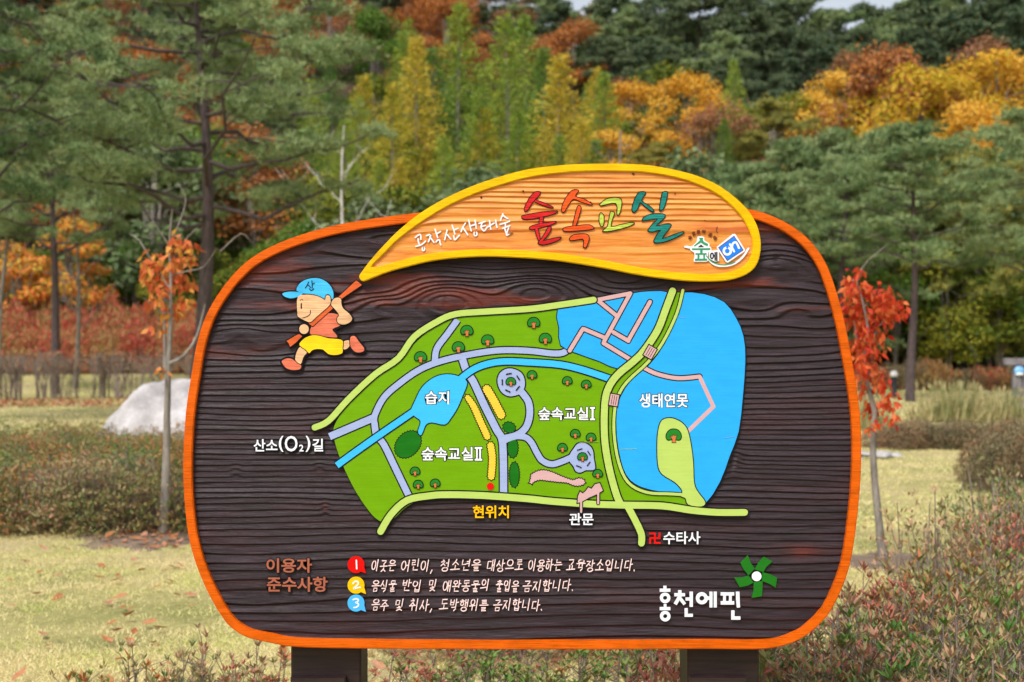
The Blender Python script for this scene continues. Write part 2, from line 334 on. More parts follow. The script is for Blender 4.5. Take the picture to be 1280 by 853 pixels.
def offset(p, d):
    """grow (d>0) or shrink a closed outline"""
    p = np.asarray(p, float)
    if area(p) < 0: p = p[::-1]
    e = np.roll(p, -1, 0) - p; e /= np.linalg.norm(e, axis=1)[:, None] + 1e-9; n = np.stack([e[:, 1], -e[:, 0]], 1)
    m = n + np.roll(n, 1, 0); l = np.linalg.norm(m, axis=1)[:, None]; m = m / np.maximum(l, .3); c = np.clip((m * n).sum(1), .5, 1)[:, None]
    return p + m / c * d
def stroke_outline(pts, wd, cap=True):
    pts = np.asarray(pts, float); k = len(pts); wd = np.broadcast_to(wd, k).astype(float)
    T = np.gradient(pts, axis=0); T /= np.linalg.norm(T, axis=1)[:, None] + 1e-9; N = np.stack([-T[:, 1], T[:, 0]], 1)
    l = pts + N * wd[:, None] / 2; r = pts - N * wd[:, None] / 2; out = [l]
    th = np.linspace(0, math.pi, 7)[1:-1]
    def capp(c, n, t, w_): return np.stack([c + (n * math.cos(a) + t * math.sin(a)) * w_ / 2 for a in th])
    if cap: out.append(capp(pts[-1], N[-1], T[-1], wd[-1]))
    out.append(r[::-1])
    if cap: out.append(capp(pts[0], -N[0], -T[0], wd[0]))
    return np.concatenate(out)
def slab(loops, t0, t1, mi=0, acc=None):
    """sheet with side walls between depths t0 (back) and t1 (front); loops = outer + holes, in photo pixels"""
    acc = acc if acc is not None else {'V': [], 'F': [], 'M': []}; base = len(acc['V'])
    flat = [p for lp in loops for p in lp]; tris = tessellate_polygon([[Vector((float(q[0]), float(q[1]), 0)) for q in lp] for lp in loops])
    n = len(flat)
    for q in flat: acc['V'].append(P(q[0], q[1], t1))
    for q in flat: acc['V'].append(P(q[0], q[1], t0))
    for t in tris:
        a, b_, c = [np.asarray(flat[i]) for i in t]
        cr = (b_[0] - a[0]) * (c[1] - a[1]) - (b_[1] - a[1]) * (c[0] - a[0])
        t = tuple(t) if cr < 0 else (t[0], t[2], t[1])          # front faces the viewer
        acc['F'].append(tuple(base + i for i in t)); acc['M'].append(mi)
    o = 0
    for li, lp in enumerate(loops):
        m = len(lp); ccw = area(lp) < 0
        if li: ccw = not ccw
        for i in range(m):
            a, b_ = base + o + i, base + o + (i + 1) % m
            acc['F'].append((a, a + n, b_ + n, b_) if ccw else (a, b_, b_ + n, a + n)); acc['M'].append(mi)
        o += m
    return acc
def finish(name, acc, mats, parent):
    me = bpy.data.meshes.new(name); me.from_pydata(acc['V'], [], acc['F'])
    for m in mats: me.materials.append(m)
    me.polygons.foreach_set('material_index', acc['M']); me.update(); return put(name, me, parent)
_t = [0]
def eps(): _t[0] += 1; return (_t[0] % 30) * 6e-6
C_BLACK = paint('black_paint', (22, 18, 22), .55, .2); C_WHITE = paint('white_paint', (222, 224, 232), .5, .1, .03)
C_ORANGE = paint('orange_paint', (208, 90, 0), .42, 1.6, .17); C_YELLOW = paint('yellow_paint', (226, 178, 0), .40, 1.1, .12)
C_GREEN = paint('field_green_paint', (104, 154, 2), .42, .35, .05); C_BLUE = paint('pond_blue_paint', (40, 160, 232), .42, .3, .04)
C_LBLUE = paint('stream_blue_paint', (56, 176, 240), .42, .3, .04); C_PATH = paint('path_lavender_paint', (152, 166, 208), .45, .3, .04)
C_LIME = paint('trail_lime_paint', (172, 196, 98), .45, .3, .04); C_PINK = paint('boardwalk_pink_paint', (198, 158, 160), .45, .3, .04)
C_BED = paint('bed_yellow_paint', (228, 188, 60), .45, .3, .04); C_DKGREEN = paint('grove_green_paint', (20, 104, 16), .45, .3, .1)
C_ICON = paint('icon_green_paint', (30, 122, 34), .45, .3, .06); C_TRUNK = paint('icon_trunk_paint', (196, 110, 60), .45, .3, .06)
C_RED = paint('red_paint', (212, 16, 12), .45, .3, .05); C_BROWN = paint('brown_letter_paint', (160, 92, 70), .5, .3, .08)
C_PINKISH = paint('pale_letter_paint', (236, 206, 204), .5, .1, .03); C_AMBER = paint('amber_letter_paint', (246, 180, 0), .5, .2, .04)
C_SKIN = paint('peach_paint', (226, 178, 134), .5, 2.2, .18); C_SALMON = paint('salmon_paint', (214, 112, 84), .5, 2.2, .22)
C_CAP = paint('cap_blue_paint', (66, 178, 232), .45, 1.2, .14); C_SHORTS = paint('shorts_yellow_paint', (240, 196, 20), .45, 1.6, .14)
C_STICK = paint('stick_orange_paint', (206, 92, 44), .5, 1.5, .15); C_TRED = paint('title_red_paint', (206, 30, 32), .4, 3, .25)
C_TORANGE = paint('title_orange_paint', (232, 84, 24), .4, 3, .2); C_TLIME = paint('title_lime_paint', (176, 196, 74), .4, 3, .2)
C_TTEAL = paint('title_teal_paint', (24, 126, 118), .4, 3, .25); C_LOGOG = paint('logo_green_paint', (52, 140, 100), .5, .3, .06)
C_LOGOB = paint('logo_blue_paint', (30, 122, 232), .45, .3, .05); C_PIN = paint('pinwheel_green_paint', (28, 108, 24), .45, .3, .06)
C_ARC = paint('small_brown_paint', (104, 50, 34), .55, .2); C_NUMRED = paint('bubble_red_paint', (206, 10, 6), .4, .2, .03)

sign = empty('map_signboard', (0, 0, 0)); tag(sign, 'carved dark wooden map board with orange rim and yellow title plaque on two posts', 'sign')
# real materials of the two carved panels
def wood_mat(name, cols, red, redamt, rough, coat, fib):
    m, nt, b = newmat(name)
    n = noise(nt, 1, 6, .65, stretch=(6, 6, 90)); f = noise(nt, 1, 6, .7, stretch=(22, 22, 650)); p = noise(nt, 1, 4, .55, stretch=(2.6, 2.6, 17))
    r = ramp(nt, cols); nt.links.new(n.outputs[0], r.inputs[0])
    rr = ramp(nt, [(.52, (0, 0, 0)), (.66, (redamt,) * 3)]); nt.links.new(p.outputs[0], rr.inputs[0])
    at = nt.nodes.new('ShaderNodeAttribute'); at.attribute_name = 'worn'; ml = nt.nodes.new('ShaderNodeMath'); ml.operation = 'MULTIPLY'; ml.use_clamp = True
    ad = nt.nodes.new('ShaderNodeMath'); ad.operation = 'ADD'; ad.inputs[1].default_value = .12
    nt.links.new(at.outputs['Fac'], ad.inputs[0]); nt.links.new(rr.outputs[0], ml.inputs[0]); nt.links.new(ad.outputs[0], ml.inputs[1])
    mx = nt.nodes.new('ShaderNodeMixRGB'); mx.inputs[2].default_value = red; nt.links.new(ml.outputs[0], mx.inputs[0]); nt.links.new(r.outputs[0], mx.inputs[1])
    nt.links.new(mx.outputs[0], b.inputs['Base Color']); b.inputs['Roughness'].default_value = rough
    b.inputs['Coat Weight'].default_value = coat; b.inputs['Coat Roughness'].default_value = .35; b.inputs['Specular IOR Level'].default_value = .28
    bump(nt, b, f.outputs[0], fib, .0016); return m
W_DARK = wood_mat('stained_dark_wood', [(.3, srgb(20, 10, 14)[:3]), (.5, srgb(34, 19, 27)[:3]), (.7, srgb(52, 32, 43)[:3])], srgb(92, 32, 20), .95, .38, .06, 1.0)
W_TAN = wood_mat('varnished_pine_wood', [(.3, srgb(190, 104, 32)[:3]), (.5, srgb(216, 136, 52)[:3]), (.7, srgb(228, 158, 78)[:3])], srgb(176, 78, 18), .75, .4, .25, .5)
W_POST = wood_mat('post_dark_wood', [(.3, srgb(28, 17, 17)[:3]), (.5, srgb(42, 28, 27)[:3]), (.7, srgb(54, 37, 34)[:3])], srgb(90, 50, 36), .3, .55, .1, .6)

OUT = [(530,266),(480,272),(430,280),(390,290),(350,304),(318,321),(295,341),(275,366),(258,396),(247,430),(240,470),(234,510),(231,550),(230,590),(232,630),(236,665),(243,695),(252,720),(262,742),(275,765),(289,783),(310,796),(340,803),(370,808),(450,810),(600,811),(750,811),(880,810.5),(940,811),(972,808),(1000,798),(1020,783),(1036,765),(1050,738),(1060,710),(1066,680),(1071,640),(1074.5,600),(1075.5,560),(1074,520),(1069,480),(1062,440),(1054,400),(1043,360),(1030,327),(1012,302),(990,284),(965,271),(940,263),(900,258),(820,256),(740,256),(620,259)]
OUTs = smooth(OUT, 4)
PLQ = [(450,346),(455,338),(464,326),(480,308),(500,288),(525,268),(555,250),(590,234),(625,222),(660,213),(700,208),(740,206),(780,206),(810,208),(840,213),(870,221),(895,232),(915,246),(932,262),(943,279),(948.5,297),(949,315),(944,332),(932,343.5),(912,350.5),(890,352.5),(860,352),(830,349),(795,344),(760,337),(725,331),(690,326),(650,323),(610,321.5),(575,323),(540,327),(510,334),(485,341),(462,350),(454,352)]
PLQs = smooth(PLQ, 4)
PIN = [(466,334),(480,319),(500,299),(530,277),(560,259),(593,244),(628,232),(662,223),(702,217.5),(740,215.5),(780,215.5),(810,217.5),(838,222),(866,230),(889,240.5),(907,253),(922,268),(932,283),(938.5,299),(939,314),(934,326.5),(925,335),(908,341),(888,343),(860,342),(830,339.5),(797,334.5),(762,327.5),(727,321.5),(690,316.5),(650,313.5),(610,312),(575,313.5),(540,317.5),(508,324.5),(483,331.5)]
PINs = smooth(PIN, 4)
def inside(poly, X, Y):
    p = np.asarray(poly); c = np.zeros(X.shape, bool); j = len(p) - 1
    for i in range(len(p)):
        xi, yi = p[i]; xj, yj = p[j]
        with np.errstate(divide='ignore', invalid='ignore'):
            c ^= ((yi > Y) != (yj > Y)) & (X < (xj - xi) * (Y - yi) / (yj - yi + 1e-12) + xi)
        j = i
    return c
def carved(name, poly, u0, u1, du, v0, v1, dv, H, amp, base, mat, worn=None):
    u = np.arange(u0, u1, du); v = np.arange(v0, v1, dv); U, Vv = np.meshgrid(u, v)
    hh, wn = H(U, Vv); Y = DIST - (base + hh)
    X = (U - 640) * S; Z = EYE + (426.5 - Vv) * S; n = len(u)
    idx = (np.arange(len(v) - 1)[:, None] * n + np.arange(n - 1)[None])
    keep = inside(poly, U[:-1, :-1] + du / 2, Vv[:-1, :-1] + dv / 2); q = idx[keep]
    F = np.stack([q, q + n, q + n + 1, q + 1], 1)
    used = np.unique(F); remap = np.zeros(U.size, int); remap[used] = np.arange(len(used))
    me = mesh_np(name, np.stack([X.ravel(), Y.ravel(), Z.ravel()], 1)[used], [remap[F]], [mat], smooth=True)
    at = me.attributes.new('worn', 'FLOAT', 'POINT'); at.data.foreach_set('value', np.clip(wn.ravel()[used], 0, 1).astype(np.float32))
    return me
KN = [(558,374,50,24,4.4),(672,362,50,20,3.6),(476,380,26,12,1.4),(972,324,40,16,2.2),(992,389,26,9,1.0),(770,352,60,12,-1.1),(400,300,60,14,1.1),(505,300,50,14,1.5),(300,415,26,12,.8),(330,440,30,8,-.6),(918,575,9,20,.8),(294,590,5,9,.6),(399,585,5,8,.6),(406,637,4,10,.7),(1000,690,30,10,.3),(815,560,9,9,.5)]
def H_board(U, V):
    sp = np.interp(V, [250, 330, 400, 450, 480, 560, 620, 680, 740, 815], [16, 16, 13.5, 9.5, 7.0, 6.2, 7.6, 9.6, 11.5, 14])
    vv = np.arange(240, 830, .5); spv = np.interp(vv, [250, 330, 400, 450, 480, 560, 620, 680, 740, 815], [16, 16, 13.5, 9.5, 7.0, 6.2, 7.6, 9.6, 11.5, 14])
    ph = np.interp(V, vv, np.cumsum(.5 / spv))
    top = np.clip((470 - V) / 90, 0, 1)
    ph = ph + (vnoise(U / 160, V / 26, 3) - .5) * (.75 + 1.1 * top) + (vnoise(U / 60, V / 11, 4) - .5) * (.18 + .35 * top) + (vnoise(U / 400, V / 60, 8) - .5) * 1.2
    kn = np.zeros_like(U)
    for (cx, cy, a, b_, A) in KN:
        g_ = np.exp(-((U - cx) / a) ** 2 - ((V - cy) / b_) ** 2); ph = ph + A * g_ * (1 if cy < 450 else 1); kn = np.maximum(kn, g_ ** 2 * (A > 0))
    k = np.floor(ph); f = ph - k
    hk = .55 + .9 * (np.sin(k * 12.9898 + 4) * 43758.5453 % 1)
    # each ridge: a long swell that lifts towards its lower lip, then drops into a cut groove
    prof = np.where(f < .86, (f / .86) ** 1.9, 1 - ((f - .86) / .14))
    soft = .5 - .5 * np.cos(2 * math.pi * f)
    amp = .0062 * np.interp(V, [260, 440, 560, 700, 810], [.8, .7, .52, .72, .9])
    h = amp * hk * (prof * .85 + soft * .15)
    h += .0011 * top * np.abs(2 * ((ph * 2.7) % 1) - 1) * vnoise(U / 90, V / 20, 19) + .0009 * (vnoise(U / 25, V / 2.2, 9) - .5) + .0012 * (vnoise(U / 30, V / 8, 10) - .5)
    crack = np.exp(-((U - 917 + .12 * (V - 575)) / 2.2) ** 2 - ((V - 577) / 11) ** 2) + .7 * np.exp(-((U - 557) / 1.6) ** 2 - ((V - 380) / 9) ** 2) + .8 * np.exp(-((U - 972) / 4) ** 2 - ((V - 323) / 3) ** 2)
    h -= .006 * crack
    worn = np.clip(top * 1.1 + kn * .8, 0, 1)
    return h, worn
bm_board = carved('board', offset(OUTs, -4), 226, 1080, 2.6, 252, 816, .6, H_board, 1, -.0088, W_DARK)
board = put('board', bm_board, sign)
acc = slab([offset(OUTs, -1.5)], -.045, -.012); finish('backing', acc, [W_POST], sign)
def H_plq(U, V):
    sp = np.interp(V, [205, 240, 285, 300, 350], [6, 6.2, 9.5, 16, 22]); vv = np.arange(200, 360, .5)
    ph = np.interp(V, vv, np.cumsum(.5 / np.interp(vv, [205, 240, 285, 300, 350], [6, 6.2, 9.5, 16, 22])))
    ph = ph + (vnoise(U / 150, V / 14, 13) - .5) * .8 + (vnoise(U / 50, V / 8, 14) - .5) * .3 - np.clip((560 - U) / 70, 0, 1) ** 1.6 * 1.2
    k = np.floor(ph); f = ph - k; hk = .5 + .9 * (np.sin(k * 12.9898 + 9) * 43758.5453 % 1)
    prof = np.where(f < .7, (f / .7) ** 1.7, 1 - ((f - .7) / .3)); dep = np.interp(V, [205, 280, 300, 350], [1, .9, .45, .35])
    h = .0036 * hk * prof * dep + .0005 * (vnoise(U / 25, V / 2, 15) - .5) + .0008 * (vnoise(U / 22, V / 9, 16) - .5) * (2 - dep)
    return h, np.clip(.3 + .7 * (f > .55), 0, 1)
plq = put('title_plaque', carved('title_plaque', offset(PINs, 2.5), 450, 952, 1.5, 206, 352, .75, H_plq, 1, .013, W_TAN), sign)
acc = slab([offset(PLQs, -1)], -.010, .007); finish('plaque_backing', acc, [W_TAN], plq)
def rim(name, outer, inner, t0, t1, mat, parent, ch=1.1):
    """raised rim with chamfered edges"""
    a = slab([outer, inner], t0, t1 - .0025, 0); a2 = slab([offset(outer, -ch), offset(inner, ch)], t1 - .003, t1, 0, a)
    return finish(name, a2, [mat], parent)
rim('border', OUTs, offset(smooth(OUT, 4), -11.0), -.05, .012, C_ORANGE, sign)
rim('plaque_rim', PLQs, PINs, -.002, .0225, C_YELLOW, plq)

def shape(name, pts, t, mat, parent, edge=1.0, th=.0012, smoothn=3, edge_t=None):
    """painted raised shape with a black keyline round it"""
    edge *= 1.45; p = smooth(pts, smoothn) if smoothn else np.asarray(pts, float); t = t + eps(); acc = {'V': [], 'F': [], 'M': []}
    if edge: slab([offset(p, edge)], t - .004, (edge_t if edge_t is not None else t - .0003) + eps(), 1, acc)
    slab([p], t - .004, t, 0, acc); return finish(name, acc, [mat, C_BLACK], parent)
def line(name, pts, wd, t, mat, parent, edge=1.0, edge_t=None, sm=4, cap=True):
    edge *= 1.45; p = smooth(pts, sm, False) if sm else np.asarray(pts, float); t = t + eps(); acc = {'V': [], 'F': [], 'M': []}
    if edge: slab([stroke_outline(p, wd + 2 * edge, cap)], t - .004, (edge_t if edge_t is not None else t - .0003) + eps(), 1, acc)
    slab([stroke_outline(p, wd, cap)], t - .004, t, 0, acc); return finish(name, acc, [mat, C_BLACK], parent)

# ---- the map
TB = .0006      # surface of the green field, proud of the carved wood
FIELD = [(417,540),(419,530),(430,513),(455,486),(490,458),(520,428),(545,407),(570,397),(600,391),(650,388),(700,385),(745,379),(760,372),(791,367),(835,366),(853,366),(880,368),(905,378),(920,398),(929,420),(931.5,450),(928,500),(923,540),(912,570),(900,602),(880,633),(860,636),(800,633),(700,630),(620,624),(560,621),(530,624),(508,634),(493,648),(482,652),(474,651),(462,640),(445,615),(430,585),(420,558)]
field = shape('map_field', FIELD, TB, C_GREEN, sign, edge=.5)
E1, F1 = TB + .0003, TB + .0006       # roads: keyline, colour
E2, F2 = TB + .0009, TB + .0012       # water
E3, F3 = TB + .0017, TB + .0020       # trails
E4, F4 = TB + .0023, TB + .0026       # boardwalks
def road(pts, wd, cap=False): return line('road', pts, wd, F1, C_PATH, field, 1.15, E1, cap=cap)
road([(412,546),(440,534),(468,522)], 9); road([(470,545),(468,530),(469,518),(480,497),(498,480.5),(522,463.6),(545,453.6),(574,446),(620,438.5),(660,438.7),(690,442),(704,441),(713,434.5)], 7.5)
road([(468,528),(471,545),(480,556),(496,589),(512,622)], 8); road([(572,400),(559,418),(546,436),(543.5,453)], 7.6)
road([(578,449),(584,466),(591.6,477),(605,506),(620.6,537),(627,548),(629,567),(629.5,619)], 9)
road([(648,486),(655,494),(661,504),(662,520),(657,535),(646,544),(631,548)], 8.4); road([(630,551),(643,546),(656,546.5),(664,553),(671.6,567),(678,576),(689.6,580.5),(702.5,577),(716,571)], 7.4)
shape('plaza', [(622,478),(624,468),(631,462),(640,461),(650,465),(655,472),(656,482),(652,491),(643,495),(634,495),(626,489)], F1, C_PATH, field, 1.15, edge_t=E1)
def q5(x, y): return (620 + x / 7.757, 530 + y / 7.757)
shape('plaza', [q5(*p) for p in [(715,300),(750,245),(790,195),(850,183),(910,215),(940,265),(948,340),(962,425),(940,448),(870,450),(820,472),(775,460),(750,410),(715,365)]], F1, C_PATH, field, 1.15, edge_t=E1)
# water
def c3(x, y): return (380 + x / 4.489, 350 + y / 4.489)
line('stream', [(421,582),(450,561),(480,540),(518,514)], 8, F2, C_LBLUE, field, 1.15, E2, cap=False)
line('stream', [(572,477),(590,463),(608,455.5),(630,452),(660,453),(700,456),(730,463),(766,475)], 8, F2, C_LBLUE, field, 1.15, E2, cap=False)
shape('pond', [c3(*p) for p in [(600,740),(625,675),(665,600),(730,548),(800,530),(870,542),(915,575),(890,650),(860,720),(825,775),(790,812),(720,800),(685,812),(668,850),(655,872),(640,850),(655,795),(625,768)]], F2 + .00004, C_LBLUE, field, .9, edge_t=E2)
shape('lake', [(697.5,386),(699,410),(701,432),(722,442),(750,452),(773,461),(789,449),(801,436),(815,415),(829,382),(836,366),(812,364.5),(791,367),(760,375),(730,382)], F2, C_BLUE, field, .8, smoothn=2, edge_t=E2)
shape('lake', [(853,366),(880,368),(905,378),(920,398),(929,420),(931.5,450),(928,500),(923,540),(912,570),(900,602),(881,630),(868,622),(840,617),(812,612),(794,605),(783,594),(776,575),(771,545),(771,512),(777,494),(789,476),(812,456),(831,430),(845,397),(850,375)], F2, C_BLUE, field, .8, smoothn=2, edge_t=E2)
# trails
def c6(x, y): return (640 + x / 4.267, 500 + y / 4.267)
def trail(pts, wd): return line('trail', pts, wd, F3, C_LIME, field, 1.15, E3)
trail([(393.4,534.5),(411,526),(435.7,499),(469,468),(498,448),(518,421),(547,402),(569,393),(603,390),(660,386.5),(695,382),(742,375)], 7.6)
trail([(475.8,664.5),(489,643),(509,625.5),(536,620),(558,618.5),(603,619.5),(660,623.6),(687,626.5),(734,630),(780,631.5),(827.5,632.5),(865,638),(898,640.6),(930.6,640.6)], 8.4)
trail([(785,634),(794.7,652),(801.7,668),(801.7,679)], 8.4)
trail([(840.6,364),(832,387),(822,412.7),(805,438.5),(791,452.6),(772.6,468),(761,484),(756,504),(755.5,545),(760.7,582),(770,617),(776,631)], 8.6)
line('trail', [(853.5,363),(846,391.6),(829,427),(810,452.6),(787,474),(775,490),(768.5,511),(767.5,542),(773,577),(785,603),(808,615.5),(839,617.5),(862,619)], 3.6, F3, C_LIME, field, .8, E3)
shape('peninsula', [c6(*p) for p in [(800,110),(840,97),(890,112),(930,150),(950,220),(965,330),(970,440),(990,490),(1030,545),(1008,568),(940,558),(925,525),(900,512),(908,485),(870,440),(800,395),(778,340),(775,220),(783,150)]], F3 + .0002, C_LIME, field, .9, edge_t=E3)
# boardwalks
def c4(x, y): return (660 + x / 4.264, 340 + y / 4.264)
def walk(pts, wd=5): return line('boardwalk', [c4(*p) for p in pts], wd, TB + .00145, C_PINK, field, 1.0, TB + .0013, sm=0)
def dense(pts, k=6, rad=.18):
    out = [];
    for i in range(len(pts)):
        p = np.array(pts[i], float)
        if i in (0, len(pts) - 1): out.append(p); continue
        a, b_ = np.array(pts[i - 1], float), np.array(pts[i + 1], float); out += [p + (a - p) * .06, p, p + (b_ - p) * .06]
    return [tuple(x) for x in out]
walk(dense([(222,420),(293,303),(405,350)])); walk([(368,150),(545,115)]); walk([(545,115),(405,372)]); walk([(402,380),(550,470)]); walk([(375,155),(470,232)]); walk([(455,322),(535,368)]); walk([(533,368),(650,160)])
line('boardwalk', [c4(*p) for p in [(618,512),(690,545),(800,567),(914,558)]], 5, TB + .00145, C_PINK, field, 1.0, TB + .0013, sm=4); walk([(914,558),(988,718)]); walk([(988,718),(852,850)])
def crossing(cx, cy, ang, wd, ht):
    a = math.radians(ang); R = lambda x, y: (cx + x * math.cos(a) - y * math.sin(a), cy + x * math.sin(a) + y * math.cos(a))
    o = shape('bridge', [R(-wd/2,-ht/2), R(wd/2,-ht/2), R(wd/2,ht/2), R(-wd/2,ht/2)], F4 + .0004, C_PINK, field, .9, smoothn=0)
    for k in (-1, 0, 1): line('plank_line', [R(k*wd*.26, -ht*.42), R(k*wd*.26, ht*.42)], .7, F4 + .0007, C_BLACK, o, 0, sm=0, cap=False)
crossing(*c4(650, 428), 30, 11, 14); crossing(*c4(458, 683), 10, 10.5, 14)
def scallop(p, a=.8, wl=3.3):
    p = np.asarray(p); e = np.roll(p, -1, 0) - p; l = np.linalg.norm(e, axis=1); s_ = np.concatenate([[0], np.cumsum(l)]); tot = s_[-1]; n = max(12, int(tot / wl)) * 2
    q = np.linspace(0, tot, n, endpoint=False); pc = np.vstack([p, p[:1]]); X = np.stack([np.interp(q, s_, pc[:, 0]), np.interp(q, s_, pc[:, 1])], 1)
    o1, o2 = offset(X, a), offset(X, -a * .5); r_ = np.where((np.arange(n) % 2)[:, None] == 0, o1, o2); return r_
def bed(pts, wd, mat, name='flower_bed'): return shape(name, scallop(stroke_outline(smooth(pts, 5, False), wd)), F1 + .0002, mat, field, .8, smoothn=0, edge_t=E1)
bed([(584.5,497),(592,508),(600,526),(607,541),(609,546)], np.interp(np.linspace(0,1,21), [0,.3,1], [6,7.5,7.5]), C_BED); bed([(608.5,486.5),(616,499),(626.5,519)], 9.5, C_BED); bed([(613.3,557),(615.5,573.5),(614,596)], 7.8, C_BED)
def ell(cx, cy, rx, ry, a=0): a = math.radians(a); th = np.linspace(0, 2*math.pi, 28, endpoint=False); return np.stack([cx + rx*np.cos(th)*math.cos(a) - ry*np.sin(th)*math.sin(a), cy + rx*np.cos(th)*math.sin(a) + ry*np.sin(th)*math.cos(a)], 1)
for e in [(510,555.7,18.5,13.5,-48),(636.5,534.5,7.5,6,20),(641,560,6,12,0),(643,593.6,5.6,15.5,0)]: shape('grove', scallop(ell(*e)), F1 - .0002, C_DKGREEN, field, .7, smoothn=0, edge_t=TB + .0002)
shape('flower_bed', scallop(smooth([q5(*p) for p in [(345,495),(400,462),(460,452),(540,470),(620,505),(700,535),(750,548),(800,530),(850,545),(855,580),(790,598),(740,588),(690,568),(600,560),(500,548),(430,540),(370,555),(350,578),(328,572),(340,530)]], 4)), F1 + .0002, C_PINK, field, .8, smoothn=0)
gate = shape('gate_picture', [q5(*p) for p in [(790,765),(795,700),(815,655),(840,675),(870,650),(895,615),(925,630),(960,585),(1005,575),(1035,645),(980,680),(900,715),(830,755)]], F4, C_PINK, field, .9, smoothn=0)
line('gate_post', [q5(825,740), q5(825,853)], 2.6, F4 + .0002, C_PINK, gate, .8, sm=0); line('gate_post', [q5(990,670), q5(990,770)], 2.6, F4 + .0002, C_PINK, gate, .8, sm=0)
def icon(x, y, s):
    t = F4 + .0004; pts = [(-7.5,1),(-7,-3),(-4,-6.5),(0,-7.5),(4,-6.5),(7,-3),(7.5,1),(5.5,3.4),(0,2.5),(-5.5,3.4)]
    o = shape('tree_picture', [(x + a*s, y + b_*s) for a, b_ in pts], t, C_ICON, field, .8)
    shape('tree_picture_trunk', [(x + a*s, y + b_*s) for a, b_ in [(-1.6,6),(-1.4,2.5),(-3.6,0),(-1.8,0),(-.3,-1.6),(1,-.6),(3.2,-1),(1.8,2),(2,6)]], t + .0004, C_TRUNK, o, .4, smoothn=0)
for x, y in [(583.6,414.6),(609.5,426.4),(573,435),(525.7,447.4),(667,404.5),(681.6,424.4)]: icon(x, y, .95)
for x, y in [(665,469.5),(709,477),(732.7,481.4),(638.5,478),(518.8,590),(522.8,606.5),(544,605),(719,543),(738.7,547.6),(703,560.5),(728,572),(747,593)]: icon(x, y, .74)
icon(842, 545.8, 1.2)
def q4(x, y): return (600 + x / 10.66, 440 + y / 10.66)
for a, b_ in [((345,300),(422,285)),((488,315),(530,378)),((297,365),(297,442)),((338,505),(405,538)),((527,455),(480,515))]: line('bench_mark', [q4(*a), q4(*b_)], 1.5, F4, C_BLACK, field, 0, sm=0, cap=False)
for a, b_ in [((785,255),(837,240)),((888,262),(915,305)),((778,403),(828,424)),((913,367),(882,408))]: line('bench_mark', [q5(*a), q5(*b_)], 1.2, F4, C_BLACK, field, 0, sm=0, cap=False)
for q in ([(846,396),(852,397.5),(857,397)],[(724,553),(748,552.4)],[(775,561.8),(796,561)],[(905,548),(918,545.5)]): line('scratch', q, .28, F3 + .0006, C_LIME if q[0][0] < 800 else C_PATH, field, 0, sm=0, cap=False)
shape('location_dot', ell(613, 608, 4.5, 4.5), F4, C_RED, field, 0, smoothn=0)

